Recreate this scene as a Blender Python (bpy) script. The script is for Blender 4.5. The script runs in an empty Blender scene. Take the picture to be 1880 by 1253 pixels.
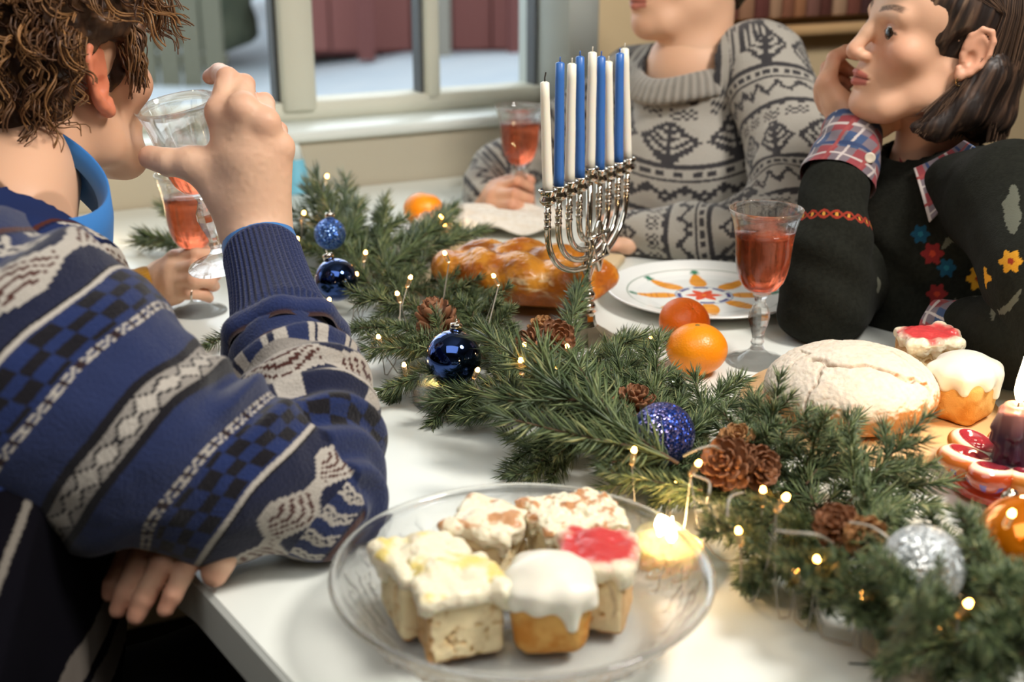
import bpy, math, random
import numpy as np
from mathutils import Vector, Matrix
rnd = random.Random(7)
SC = bpy.context.scene
COL = SC.collection

# ------------------------------------------------------------------ camera
TH = math.radians(19.5); FPX = 2300.0; T = 0.75
CAM = np.array([0.0, 0.0, T + 0.465])
FW = np.array([0, math.cos(TH), -math.sin(TH)]); UP = np.array([0, math.sin(TH), math.cos(TH)]); RT = np.array([1.0, 0, 0])
cd = bpy.data.cameras.new('camera'); cam = bpy.data.objects.new('camera', cd); COL.objects.link(cam)
cam.location = CAM; cam.rotation_euler = (math.pi / 2 - TH, 0, 0)
cd.sensor_width = 36; cd.lens = FPX / 1880 * 36; cd.clip_start = 0.02; cd.clip_end = 100
cd.dof.use_dof = True; cd.dof.focus_distance = 1.17; cd.dof.aperture_fstop = 4.6
SC.camera = cam
# ------------------------------------------------------------------ world and lamps
SC.view_settings.view_transform = 'Standard'; SC.view_settings.look = 'None'
SC.view_settings.gamma = 1; SC.view_settings.exposure = -0.06; SC.view_settings.use_curve_mapping = False
SC.cycles.use_denoising = True
SC.cycles.max_bounces = 16; SC.cycles.transmission_bounces = 16; SC.cycles.transparent_max_bounces = 24; SC.cycles.diffuse_bounces = 4; SC.cycles.glossy_bounces = 6
SC.cycles.sample_clamp_indirect = 6; SC.cycles.caustics_refractive = True; SC.cycles.caustics_reflective = False
world = bpy.data.worlds.new('overcast_sky'); SC.world = world; world.use_nodes = True
world.node_tree.nodes['Background'].inputs[0].default_value = (0.86, 0.94, 1.0, 1)
world.node_tree.nodes['Background'].inputs[1].default_value = 1.6

def lamp(name, loc, target, size, power, color, shape='DISK', size_y=None):
    l = bpy.data.lights.new(name, 'AREA'); l.shape = shape; l.size = size; l.energy = power; l.color = color
    if size_y: l.size_y = size_y
    o = bpy.data.objects.new(name, l); COL.objects.link(o); o.location = loc
    o.rotation_euler = (Vector(target) - Vector(loc)).to_track_quat('-Z', 'Y').to_euler()
    return o
lamp('ceiling_lamp', (1.0, 0.62, 2.3), (0.05, 1.1, 0.75), 0.45, 38, (1.0, 0.95, 0.89))
lamp('ceiling_fill', (-0.1, 0.2, 2.5), (0.0, 1.2, 0.6), 1.6, 25, (1.0, 0.98, 0.95), 'SQUARE')  # added broad fill light from overhead, not a fixture of the room
lamp('window_daylight', (-0.45, 2.75, 1.55), (0.1, 1.2, 0.75), 1.5, 15, (0.84, 0.94, 1.0), 'RECTANGLE', 1.0)

# ------------------------------------------------------------------ placing helpers
def ray(px, py): return FW + RT * (px - 940) / FPX - UP * (py - 626.5) / FPX
def G(px, py, z=0.0):                    # point at height z above the table top
    r = ray(px, py); return CAM + r * ((T + z - CAM[2]) / r[2])
def P(px, py, d): return CAM + d * ray(px, py)      # point at distance d along the view axis
def V(px, py, Y):
    r = ray(px, py); return CAM + r * (Y / r[1])
def depth(p): return float((np.asarray(p) - CAM) @ FW)
def vec(*a): return np.array(a, float)
def nrm(v): v = np.asarray(v, float); return v / (np.linalg.norm(v) + 1e-12)

# ------------------------------------------------------------------ colour and materials
def lin(c):
    if isinstance(c, str): c = tuple(int(c[i:i+2], 16) / 255 for i in (0, 2, 4))
    return tuple((x / 12.92 if x <= 0.04045 else ((x + 0.055) / 1.055) ** 2.4) for x in c[:3])
def L4(c): return (*lin(c), 1.0)
MATS = {}
def mat(name, col='808080', rough=0.6, metal=0, trans=0, ior=1.45, coat=0, sheen=0, sss=0, emit=None, estr=0, attr=False,
        var=None, bump=None, spec=0.5, alpha=1.0, knit=None, sssr=(0.01, 0.004, 0.002)):
    """var=(scale, colour2, contrast): procedural blotches; bump=(kind, scale, strength, dist); knit=(scale) v-stitch relief"""
    if name in MATS: return MATS[name]
    m = bpy.data.materials.new(name); m.use_nodes = True; nt = m.node_tree; N = nt.nodes; Lk = nt.links
    b = N['Principled BSDF']; I = b.inputs
    I['Base Color'].default_value = L4(col); I['Roughness'].default_value = rough; I['Metallic'].default_value = metal
    I['IOR'].default_value = ior; I['Transmission Weight'].default_value = trans; I['Coat Weight'].default_value = coat
    I['Sheen Weight'].default_value = sheen; I['Specular IOR Level'].default_value = spec; I['Alpha'].default_value = alpha
    if sss:
        I['Subsurface Weight'].default_value = sss; I['Subsurface Radius'].default_value = (1, 0.4, 0.2); I['Subsurface Scale'].default_value = sssr[0]
    if emit: I['Emission Color'].default_value = L4(emit); I['Emission Strength'].default_value = estr
    src = None
    tc = N.new('ShaderNodeTexCoord')
    if attr:
        a = N.new('ShaderNodeAttribute'); a.attribute_name = 'Col'; src = a.outputs['Color']
        Lk.new(src, I['Base Color'])
    if var:
        n = N.new('ShaderNodeTexNoise'); n.inputs['Scale'].default_value = var[0]; n.inputs['Detail'].default_value = 6
        r = N.new('ShaderNodeMapRange'); r.inputs[1].default_value = 0.5 - var[2]; r.inputs[2].default_value = 0.5 + var[2]
        mx = N.new('ShaderNodeMix'); mx.data_type = 'RGBA'
        Lk.new(tc.outputs['Object'], n.inputs['Vector']); Lk.new(n.outputs['Fac'], r.inputs[0]); Lk.new(r.outputs[0], mx.inputs[0])
        if src: Lk.new(src, mx.inputs[6])
        else: mx.inputs[6].default_value = L4(col)
        mx.inputs[7].default_value = L4(var[1]); Lk.new(mx.outputs[2], I['Base Color'])
        if src: mx.blend_type = 'MULTIPLY'
    if bump:
        kind, sc, st, dist = bump
        if kind == 'noise': t = N.new('ShaderNodeTexNoise'); t.inputs['Detail'].default_value = 5; out = t.outputs['Fac']
        elif kind == 'voronoi': t = N.new('ShaderNodeTexVoronoi'); out = t.outputs['Distance']
        else: t = N.new('ShaderNodeTexWave'); t.inputs['Distortion'].default_value = 1.5; out = t.outputs['Fac']
        t.inputs['Scale'].default_value = sc
        Lk.new(tc.outputs['Object'], t.inputs['Vector'])
        bp = N.new('ShaderNodeBump'); bp.inputs['Strength'].default_value = st; bp.inputs['Distance'].default_value = dist
        Lk.new(out, bp.inputs['Height']); Lk.new(bp.outputs['Normal'], I['Normal'])
    MATS[name] = m
    return m

# ------------------------------------------------------------------ meshes
def mesh_np(name, v, quads=None, tris=None, smooth=True, faces=None, cols=None):
    me = bpy.data.meshes.new(name)
    v = np.asarray(v, np.float32)
    if faces is not None:
        me.from_pydata(v.tolist(), [], faces)
    else:
        idx = []; tot = []
        if quads is not None and len(quads): q = np.asarray(quads, np.int32); idx.append(q.ravel()); tot.append(np.full(len(q), 4, np.int32))
        if tris is not None and len(tris): q = np.asarray(tris, np.int32); idx.append(q.ravel()); tot.append(np.full(len(q), 3, np.int32))
        idx = np.concatenate(idx); tot = np.concatenate(tot)
        me.vertices.add(len(v)); me.vertices.foreach_set('co', v.ravel())
        me.loops.add(len(idx)); me.loops.foreach_set('vertex_index', idx)
        me.polygons.add(len(tot)); st = np.concatenate([[0], np.cumsum(tot)[:-1]]).astype(np.int32)
        me.polygons.foreach_set('loop_start', st); me.polygons.foreach_set('loop_total', tot)
        me.update(calc_edges=True)
    me.validate()
    if smooth: me.polygons.foreach_set('use_smooth', np.ones(len(me.polygons), bool))
    if cols is not None:
        a = me.color_attributes.new('Col', 'FLOAT_COLOR', 'POINT')
        c = np.ones((len(v), 4), np.float32); c[:, :3] = cols; a.data.foreach_set('color', c.ravel())
    me.update()
    return me
def obj(name, me, m=None, parent=None, loc=None):
    o = bpy.data.objects.new(name, me); COL.objects.link(o)
    if m is not None and me is not None and len(me.materials) == 0: me.materials.append(m)
    if parent is not None: o.parent = parent
    if loc is not None: o.location = loc
    return o
def tag(o, label=None, cat=None, group=None, kind=None):
    if label: o['label'] = label
    if cat: o['category'] = cat
    if group: o['group'] = group
    if kind: o['kind'] = kind
    return o
def thing(name, label, cat, loc=(0, 0, 0), group=None, rot=None):
    o = bpy.data.objects.new(name, None); COL.objects.link(o); o.empty_display_size = 0.05
    o.location = loc
    if rot is not None: o.rotation_euler = rot
    return tag(o, label, cat, group)
def copy_tree(o, parent=None):
    c = o.copy(); COL.objects.link(c); c.parent = parent
    for ch in list(o.children): copy_tree(ch, c)
    return c

class MB:
    """collects primitives (numpy) for ONE mesh"""
    def __init__(s): s.v = []; s.f = []; s.n = 0
    def add(s, v, f):
        s.v.append(np.asarray(v, float)); s.f += [tuple(i + s.n for i in q) for q in f]; s.n += len(v); return s
    def box(s, x0, x1, y0, y1, z0, z1, M=None, bev=0.0):
        b = bev
        if b <= 0:
            v = [(x, y, z) for z in (z0, z1) for y in (y0, y1) for x in (x0, x1)]
            f = [(0, 2, 3, 1), (4, 5, 7, 6), (0, 1, 5, 4), (2, 6, 7, 3), (0, 4, 6, 2), (1, 3, 7, 5)]
        else:
            def ring(ix, z): return [(x0 + ix + b, y0 + ix, z), (x1 - ix - b, y0 + ix, z), (x1 - ix, y0 + ix + b, z), (x1 - ix, y1 - ix - b, z),
                                     (x1 - ix - b, y1 - ix, z), (x0 + ix + b, y1 - ix, z), (x0 + ix, y1 - ix - b, z), (x0 + ix, y0 + ix + b, z)]
            v = ring(b, z0) + ring(0, z0 + b) + ring(0, z1 - b) + ring(b, z1)
            f = [tuple(range(7, -1, -1)), tuple(range(24, 32))]
            for k in range(3):
                for i in range(8): j = (i + 1) % 8; f.append((k*8+i, k*8+j, (k+1)*8+j, (k+1)*8+i))
        v = np.array(v, float)
        if M is not None: v = v @ np.array(M)[:3, :3].T + np.array(M)[:3, 3]
        return s.add(v, f)
    def tube(s, pts, rad, n=8, cap=True, closed=False, flat=1.0, upv=None):
        pts = [np.asarray(p, float) for p in pts]; k = len(pts)
        rad = [rad] * k if np.isscalar(rad) else rad
        vs = []; prev = None
        for i in range(k):
            a = pts[(i - 1) % k] if (closed or i > 0) else pts[i]; b = pts[(i + 1) % k] if (closed or i < k - 1) else pts[i]
            t = nrm(b - a)
            if prev is None:
                u = np.array(upv, float) if upv is not None else (np.array([0, 0, 1.0]) if abs(t[2]) < 0.9 else np.array([1.0, 0, 0]))
            else: u = prev
            u = nrm(u - t * (u @ t)); prev = u; w = np.cross(t, u)
            for j in range(n):
                an = 2 * math.pi * j / n
                vs.append(pts[i] + rad[i] * (math.cos(an) * u * flat + math.sin(an) * w))
        f = []
        for i in range(k if closed else k - 1):
            for j in range(n):
                a = i * n + j; b = i * n + (j + 1) % n; c = ((i + 1) % k) * n + (j + 1) % n; d = ((i + 1) % k) * n + j
                f.append((a, b, c, d))
        if cap and not closed: f.append(tuple(range(n - 1, -1, -1))); f.append(tuple((k - 1) * n + j for j in range(n)))
        return s.add(vs, f)
    def lathe(s, prof, n=48, c=(0, 0, 0), M=None, wob=None, closed=False):
        if sum((prof[(i+1) % len(prof)][1] - prof[i][1]) * (prof[i][0] + prof[(i+1) % len(prof)][0]) ** 2 for i in range(len(prof))) < 0: prof = prof[::-1]
        vs = []; k = len(prof)
        for (r, z) in prof:
            for j in range(n):
                a = 2 * math.pi * j / n; rr = r * (wob(a, z) if wob else 1)
                vs.append((rr * math.cos(a), rr * math.sin(a), z))
        f = []
        for i in range(k if closed else k - 1):
            i2 = (i + 1) % k
            for j in range(n): f.append((i*n+j, i*n+(j+1) % n, i2*n+(j+1) % n, i2*n+j))
        if not closed:
            if prof[0][0] < 1e-3: pass
            f.append(tuple(range(n - 1, -1, -1))); f.append(tuple((k-1)*n+j for j in range(n)))
        v = np.array(vs)
        if M is not None: v = v @ np.array(M)[:3, :3].T + np.array(M)[:3, 3]
        return s.add(v + np.array(c), f)
    def sphere(s, c, r, nu=24, nv=14, M=None):
        r = (r, r, r) if np.isscalar(r) else r
        vs = [(0, 0, -1)]
        for i in range(1, nv):
            t = -math.pi / 2 + math.pi * i / nv
            for j in range(nu): a = 2*math.pi*j/nu; vs.append((math.cos(t)*math.cos(a), math.cos(t)*math.sin(a), math.sin(t)))
        vs.append((0, 0, 1)); f = []
        for j in range(nu): f.append((0, 1 + (j+1) % nu, 1 + j))
        for i in range(nv - 2):
            for j in range(nu): f.append((1+i*nu+j, 1+i*nu+(j+1) % nu, 1+(i+1)*nu+(j+1) % nu, 1+(i+1)*nu+j))
        l = len(vs) - 1
        for j in range(nu): f.append((l, 1+(nv-2)*nu+j, 1+(nv-2)*nu+(j+1) % nu))
        v = np.array(vs) * np.array(r)
        if M is not None: v = v @ np.array(M)[:3, :3].T
        return s.add(v + np.array(c), f)
    def build(s, name, m, parent=None, loc=None, smooth=True, cols=None, disp=None):
        v = np.concatenate(s.v)
        if disp is not None: v = disp(v)
        if callable(cols): cols = cols(v)
        return obj(name, mesh_np(name, v, faces=s.f, smooth=smooth, cols=cols), m, parent, loc)

# ------------------------------------------------------------------ implicit surfaces (bodies, clothes, dough)
def vnoise(p, seed=0):
    """cheap smooth value noise, p (n,3) -> (-1..1)"""
    p = np.asarray(p, np.float64) + seed * 17.31; i = np.floor(p).astype(np.int64); f = p - i; f = f * f * (3 - 2 * f); out = 0
    for dx in (0, 1):
        for dy in (0, 1):
            for dz in (0, 1):
                h = (i[:, 0]+dx) * 73856093 ^ (i[:, 1]+dy) * 19349663 ^ (i[:, 2]+dz) * 83492791
                h = (h ^ (h >> 13)) * 1274126177 & 0x7fffffff
                w = (f[:, 0] if dx else 1-f[:, 0]) * (f[:, 1] if dy else 1-f[:, 1]) * (f[:, 2] if dz else 1-f[:, 2])
                out = out + w * ((h % 10007) / 5003.5 - 1)
    return out
def fbm(p, seed=0, o=3):
    s = 0; a = 1; t = 0
    for k in range(o): s = s + a * vnoise(p * 2 ** k, seed + k); t += a; a *= 0.5
    return s / t
def smin(a, b, k):
    if k <= 0: return np.minimum(a, b)
    h = np.clip(0.5 + 0.5 * (b - a) / k, 0, 1); return b * (1 - h) + a * h - k * h * (1 - h)
def smax(a, b, k): return -smin(-a, -b, k)
class SDF:
    def __init__(s, lo, hi, h):
        s.lo = np.array(lo, float); s.h = h; n = np.ceil((np.array(hi) - s.lo) / h).astype(int) + 1
        s.X = (s.lo[0] + h * np.arange(n[0], dtype=np.float32))[:, None, None].astype(np.float32)
        s.Y = (s.lo[1] + h * np.arange(n[1], dtype=np.float32))[None, :, None].astype(np.float32)
        s.Z = (s.lo[2] + h * np.arange(n[2], dtype=np.float32))[None, None, :].astype(np.float32)
        s.F = np.full(n, 1e3, np.float32); s.n = n
    def _sub(s, c0, c1, pad):
        a = np.clip(np.floor((np.minimum(c0, c1) - pad - s.lo) / s.h).astype(int), 0, s.n); b = np.clip(np.ceil((np.maximum(c0, c1) + pad - s.lo) / s.h).astype(int) + 1, 0, s.n)
        return tuple(slice(x, y) for x, y in zip(a, b))
    def put(s, c0, c1, pad, fn, k, op):
        sl = s._sub(np.asarray(c0, float), np.asarray(c1, float), pad)
        X = s.X[sl[0]]; Y = s.Y[:, sl[1]]; Z = s.Z[:, :, sl[2]]
        if 0 in (X.size, Y.size, Z.size): return s
        d = fn(X, Y, Z).astype(np.float32)
        if op == 'u': s.F[sl] = smin(s.F[sl], d, k)
        elif op == 's': s.F[sl] = smax(s.F[sl], -d, k)
        return s
    def cap(s, a, b, ra, rb, k=0.01, op='u'):
        a = np.asarray(a, float); b = np.asarray(b, float); ab = b - a; L2 = max(ab @ ab, 1e-12)
        def fn(X, Y, Z):
            px, py, pz = X - a[0], Y - a[1], Z - a[2]
            t = np.clip((px * ab[0] + py * ab[1] + pz * ab[2]) / L2, 0, 1)
            return np.sqrt((px - t*ab[0])**2 + (py - t*ab[1])**2 + (pz - t*ab[2])**2) - (ra + (rb - ra) * t)
        return s.put(a, b, max(ra, rb) * 1.6 + k * 1.5 + 3 * s.h + 0.012, fn, k, op)
    def chain(s, pts, rs, k=0.004, k0=None):
        for i in range(len(pts) - 1): s.cap(pts[i], pts[i+1], rs[i], rs[i+1], k if (i or k0 is None) else k0)
        return s
    def ell(s, c, r, k=0.01, R=None, op='u'):
        c = np.asarray(c, float); r = np.asarray(r, float) * np.ones(3); M = np.eye(3) if R is None else np.asarray(R, float)  # columns = axes
        def fn(X, Y, Z):
            px, py, pz = X - c[0], Y - c[1], Z - c[2]
            q = [(px * M[0, i] + py * M[1, i] + pz * M[2, i]) / r[i] for i in range(3)]
            q2 = [x / r[i] for i, x in enumerate(q)]
            k0 = np.sqrt(q[0]**2 + q[1]**2 + q[2]**2); k1 = np.sqrt(q2[0]**2 + q2[1]**2 + q2[2]**2) + 1e-9
            return k0 * (k0 - 1) / k1
        return s.put(c, c, r.max() * 1.35 + k * 1.5 + 3 * s.h + 0.012, fn, k, op)
    def rbox(s, c, r, rad, k=0.0, R=None, op='u'):
        c = np.asarray(c, float); r = np.asarray(r, float); M = np.eye(3) if R is None else np.asarray(R, float)
        def fn(X, Y, Z):
            px, py, pz = X - c[0], Y - c[1], Z - c[2]
            q = [np.abs(px * M[0, i] + py * M[1, i] + pz * M[2, i]) - (r[i] - rad) for i in range(3)]
            o = np.sqrt(sum(np.maximum(x, 0)**2 for x in q)); return o + np.minimum(np.maximum(np.maximum(q[0], q[1]), q[2]), 0) - rad
        return s.put(c, c, np.linalg.norm(r) + k + 3 * s.h + 0.01, fn, k, op)
    def halfspace(s, p, n, k=0.0):   # keep the side n points away from
        n = nrm(n); s.F = smax(s.F, ((s.X - p[0]) * n[0] + (s.Y - p[1]) * n[1] + (s.Z - p[2]) * n[2]).astype(np.float32), k); return s
    def surf(s, sm=1, sub=0):
        F = s.F; n = s.n; F[0] = F[-1] = 1e3; F[:, 0] = F[:, -1] = 1e3; F[:, :, 0] = F[:, :, -1] = 1e3
        S = F < 0
        c = [S[i:n[0]-1+i, j:n[1]-1+j, k:n[2]-1+k] for i in (0, 1) for j in (0, 1) for k in (0, 1)]
        cnt = sum(x.astype(np.uint8) for x in c); act = (cnt > 0) & (cnt < 8)
        ix = np.argwhere(act); idm = np.full(act.shape, -1, np.int32); idm[act] = np.arange(len(ix))
        off = [(i, j, k) for i in (0, 1) for j in (0, 1) for k in (0, 1)]
        val = [F[ix[:, 0]+o[0], ix[:, 1]+o[1], ix[:, 2]+o[2]] for o in off]
        acc = np.zeros((len(ix), 3)); w = np.zeros(len(ix))
        for a in range(8):
            for b in range(a + 1, 8):
                d = [off[b][q] - off[a][q] for q in range(3)]
                if sum(abs(x) for x in d) != 1: continue
                va, vb = val[a], val[b]; m = (va < 0) != (vb < 0); t = np.where(m, va / np.where(m, va - vb, 1), 0); t = np.clip(t, 0, 1)
                for q in range(3): acc[:, q] += m * (off[a][q] + t * d[q])
                w += m
        v = s.lo + (ix + acc / w[:, None]) * s.h
        quads = []
        for ax in range(3):
            o = [q for q in range(3) if q != ax]
            sl0 = [slice(None)] * 3; sl1 = [slice(None)] * 3; sl0[ax] = slice(0, -1); sl1[ax] = slice(1, None)
            A = S[tuple(sl0)]; B = S[tuple(sl1)]; e = np.argwhere(A != B); ins = A[tuple(e.T)]
            ok = (e[:, o[0]] > 0) & (e[:, o[1]] > 0) & (e[:, o[0]] < n[o[0]] - 1) & (e[:, o[1]] < n[o[1]] - 1); e = e[ok]; ins = ins[ok]
            def g(d0, d1):
                q = e.copy(); q[:, o[0]] -= d0; q[:, o[1]] -= d1; return idm[tuple(q.T)]
            q = np.stack([g(0, 0), g(1, 0), g(1, 1), g(0, 1)], 1)
            fl = ins if ax != 1 else ~ins
            q[fl] = q[fl][:, ::-1]
            quads.append(q[(q >= 0).all(1)])
        q = np.concatenate(quads)[:, ::-1]
        def lap(v, it, lam=0.5):
            e = np.concatenate([q[:, [0, 1]], q[:, [1, 2]], q[:, [2, 3]], q[:, [3, 0]]])
            for _ in range(it):
                a = np.zeros_like(v); 
                for c3 in range(3): a[:, c3] = np.bincount(e[:, 0], v[e[:, 1], c3], len(v)) + np.bincount(e[:, 1], v[e[:, 0], c3], len(v))
                dg = np.bincount(e.ravel(), minlength=len(v)); v = v + lam * (a / np.maximum(dg, 1)[:, None] - v)
            return v
        v = lap(v, sm)
        for _ in range(sub):
            v, q = subdiv(v, q)
        return v, q
def subdiv(v, q):
    nv = len(v); e = np.sort(np.concatenate([q[:, [0, 1]], q[:, [1, 2]], q[:, [2, 3]], q[:, [3, 0]]]), 1).astype(np.int64)
    key = e[:, 0] * nv + e[:, 1]; uk, inv = np.unique(key, return_inverse=True); inv = inv.ravel()
    em = (v[uk // nv] + v[uk % nv]) / 2; fc = v[q].mean(1); nq = len(q)
    # Catmull-Clark style smoothing of the original points
    dg = np.bincount(e.ravel(), minlength=nv)
    avg = np.stack([np.bincount(e[:, 0], v[e[:, 1], c], nv) + np.bincount(e[:, 1], v[e[:, 0], c], nv) for c in range(3)], 1) / np.maximum(dg, 1)[:, None]
    v0 = v * 0.7 + avg * 0.3
    i = [inv[k * nq:(k + 1) * nq] + nv for k in range(4)]; c = np.arange(nq) + nv + len(uk)
    qq = np.concatenate([np.stack([q[:, 0], i[0], c, i[3]], 1), np.stack([i[0], q[:, 1], i[1], c], 1), np.stack([c, i[1], q[:, 2], i[2]], 1), np.stack([i[3], c, i[2], q[:, 3]], 1)])
    fe = np.zeros((len(uk), 3)); fcnt = np.bincount(np.concatenate(i) - nv, minlength=len(uk))
    for c3 in range(3): fe[:, c3] = np.bincount(np.concatenate(i) - nv, np.tile(fc[:, c3], 4), len(uk))
    em = em * 0.6 + 0.4 * fe / np.maximum(fcnt, 1)[:, None]
    return np.concatenate([v0, em, fc]), qq
def vnormals(v, q):
    fn = np.cross(v[q[:, 2]] - v[q[:, 0]], v[q[:, 3]] - v[q[:, 1]]); n = np.zeros_like(v)
    for k in range(4):
        for c in range(3): n[:, c] += np.bincount(q[:, k], fn[:, c], len(v))
    return n / (np.linalg.norm(n, axis=1)[:, None] + 1e-12)
def pal(*cs): return np.array([lin(c) for c in cs])
def mixc(a, b, t): t = np.clip(t, 0, 1)[:, None]; return a * (1 - t) + np.asarray(b) * t
def sstep(a, b, x): t = np.clip((x - a) / (b - a), 0, 1); return t * t * (3 - 2 * t)
# ------------------------------------------------------------------ the room
WA = G(120, 395); WB = G(870, 320); WE = nrm((WB - WA) * vec(1, 1, 0)); WN = vec(WE[1], -WE[0], 0)   # window wall: along, towards the room
M_wall = mat('warm_grey_wall', 'b9b19d', 0.85, bump=('noise', 60, 0.06, 0.002))
M_wall2 = mat('sand_wall', 'd6bf97', 0.85, bump=('noise', 60, 0.06, 0.002))
M_frame = mat('window_paint', 'd9d8c8', 0.45)
M_frame2 = mat('window_paint_grey', 'c3c9c4', 0.45)
M_gask = mat('dark_gasket', '4a4d4f', 0.5)
M_floor = mat('dark_floor', '17110c', 0.7, var=(3, '100c08', 0.2))
M_glass = mat('window_glass', 'ffffff', 0.02, trans=1, ior=1.05, spec=0.2)
WM = Matrix(((WE[0], -WN[0], 0, WA[0]), (WE[1], -WN[1], 0, WA[1]), (0, 0, 1, T), (0, 0, 0, 1)))   # local (s along wall, t outwards, z above table)
def wbox(mb, s0, s1, t0, t1, z0, z1, bev=0): return mb.box(s0, s1, t0, t1, z0, z1, WM, bev)
def struct(o): o['kind'] = 'structure'; return o
struct(wbox(MB(), -2.6, 0.80, 0, 0.25, -T, 0.082).build('wall_window', M_wall, smooth=False))
struct(wbox(MB(), 0.945, 3.4, 0.0, 0.25, -T, 1.9).build('wall_window_right', M_wall2, smooth=False))
struct(wbox(MB(), 0.80, 0.945, 0.1, 0.25, -T, 0.10).build('wall_window_corner', M_wall, smooth=False))
struct(wbox(MB(), -2.6, 0.945, 0.0, 0.25, 1.35, 1.9).build('wall_window_top', M_wall, smooth=False))
struct(wbox(MB(), -2.6, 0.80, -0.012, 0.12, 0.083, 0.101, 0.004).build('trim_1', mat('sill_white', 'e4eae4', 0.35)))
# window_1: frame rails, mullions, gaskets, panes
wf = struct(obj('window_1', None))
wbox(MB(), -2.6, 0.95, 0.10, 0.17, 0.100, 0.132, 0.004).build('bottom_rail', M_frame, wf)
wbox(MB(), -2.6, 0.95, 0.10, 0.17, 1.27, 1.35, 0.004).build('top_rail', M_frame, wf)
for s0, s1, t0 in ((0.385, 0.442, 0.09), (0.651, 0.678, 0.10), (-0.55, -0.50, 0.09), (-1.5, -1.45, 0.09)):
    wbox(MB(), s0, s1, t0, 0.17, 0.118, 1.30, 0.004).build('mullion', M_frame, wf)
wbox(MB(), 0.882, 0.945, -0.005, 0.2, 0.101, 1.35, 0.004).build('side_jamb', M_frame2, wf)
for (a, b) in ((-1.45, -0.55), (-0.50, 0.385), (0.442, 0.651), (0.678, 0.882)):
    o = wbox(MB(), a, b, 0.135, 0.139, 0.13, 1.28).build('pane', M_glass, wf, smooth=False)
    wbox(MB(), b - 0.007, b, 0.115, 0.150, 0.13, 1.28).build('gasket', M_gask, wf, smooth=False)
struct(MB().box(-4, 4, -2.6, 4.6, -0.05, 0).build('floor', M_floor, smooth=False))
struct(MB().box(-4, 4, -2.6, 4.6, 2.62, 2.7).build('ceiling', mat('ceiling_paint', 'cfc8ba', 0.9), smooth=False))
M_rw = mat('room_wall', 'a3927c', 0.9)
struct(MB().box(3.0, 3.1, -2.6, 4.6, 0, 2.62).build('wall_right', M_rw, smooth=False))
struct(MB().box(-3.1, -3.0, -2.6, 1.2, 0, 2.62).build('wall_left', M_rw, smooth=False))
struct(MB().box(-3.1, 3.1, -2.6, -2.5, 0, 2.62).build('wall_rear', M_rw, smooth=False))
# ------------------------------------------------------------------ outside: snow, red timber house, shrubs, fence
gm = MB(); nx = 40; vs = []; 
for i in range(nx + 1):
    for j in range(nx + 1):
        x = -16 + 32 * i / nx; y = 3.2 + 20 * j / nx
        vs.append((x, y, 0.10 + 0.10 * math.sin(x * 0.9 + 0.4) * math.cos(y * 0.7) + 0.05 * math.sin(2.3 * x + y)))
gm.add(vs, [(i*(nx+1)+j, (i+1)*(nx+1)+j, (i+1)*(nx+1)+j+1, i*(nx+1)+j+1) for i in range(nx) for j in range(nx)])
snow = gm.build('snow_ground', mat('snow', 'dfe9ee', 0.8, var=(2, 'c9d9e4', 0.3))); snow['kind'] = 'structure'
hs = thing('timber_house', 'dark red timber house with grey posts beyond the snow outside the window', 'house', (0, 0, 0))
M_red = mat('red_timber', '9c645e', 0.8); M_red2 = mat('red_timber_dark', '7a4a46', 0.8); M_post = mat('weathered_post', '9a9488', 0.8)
hb = G(640, 112, -0.62); HM = Matrix.Translation((-1.62, 9.3, 0)) @ Matrix.Rotation(0.10, 4, 'Z')
MB().box(0, 12, 0.25, 5, 0.1, 4, HM).build('wall', M_red2, hs, smooth=False)
for i in range(40):
    MB().box(0.3*i, 0.3*i + 0.285, 0.20 - 0.02*(i % 2), 0.26, 0.14, 0.75, HM).build('plank', M_red, hs, smooth=False)
for k in range(8): MB().box(0, 12, 0.17, 0.26, 0.80 + 0.3*k, 1.08 + 0.3*k, HM).build('plank', M_red, hs, smooth=False)
for k in range(16): MB().box(0.5 + 0.55*k, 0.62 + 0.55*k, -0.1, 0.05, 0.1, 2.6, HM).build('post', M_post if k % 2 else M_red2, hs, smooth=False)
fs = thing('garden_fence', 'grey wooden fence across the snow beyond the left window pane', 'fence', (0, 0, 0))
FM = Matrix.Translation((-7.6, 8.0, 0)) @ Matrix.Rotation(0.12, 4, 'Z')
for i in range(38): MB().box(0.15*i, 0.15*i + 0.13, 0, 0.03, 0.0, 0.72 + 0.02*math.sin(i), FM).build('slat', mat('fence_wood', '7d7b69', 0.85), fs, smooth=False)
MB().box(0, 5.7, 0.03, 0.07, 0.15, 0.21, FM).build('rail', MATS['fence_wood'], fs, smooth=False); MB().box(0, 5.7, 0.03, 0.07, 0.58, 0.64, FM).build('rail', MATS['fence_wood'], fs, smooth=False)
for i, (x, y, r, lb) in enumerate([(-2.55, 9.8, 0.70, 'dark green shrub beyond the fence, seen beside the curly hair'), (-5.6, 11.4, 1.3, 'tall dark shrub behind the left end of the fence'), (-3.4, 12.2, 0.8, 'round shrub next to the left wall of the red house')]):
    m = MB(); m.sphere((x, y, 0.9), (r, r, r*1.15), 28, 18)
    o = m.build('shrub', mat('shrub_leaves', '4c5544', 0.95, var=(3, '6f735e', 0.15)), disp=lambda v: v + 0.22 * np.stack([vnoise(v*3, 1), vnoise(v*3, 2), vnoise(v*3, 3)], 1))
    tag(o, lb, 'shrub')
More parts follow.
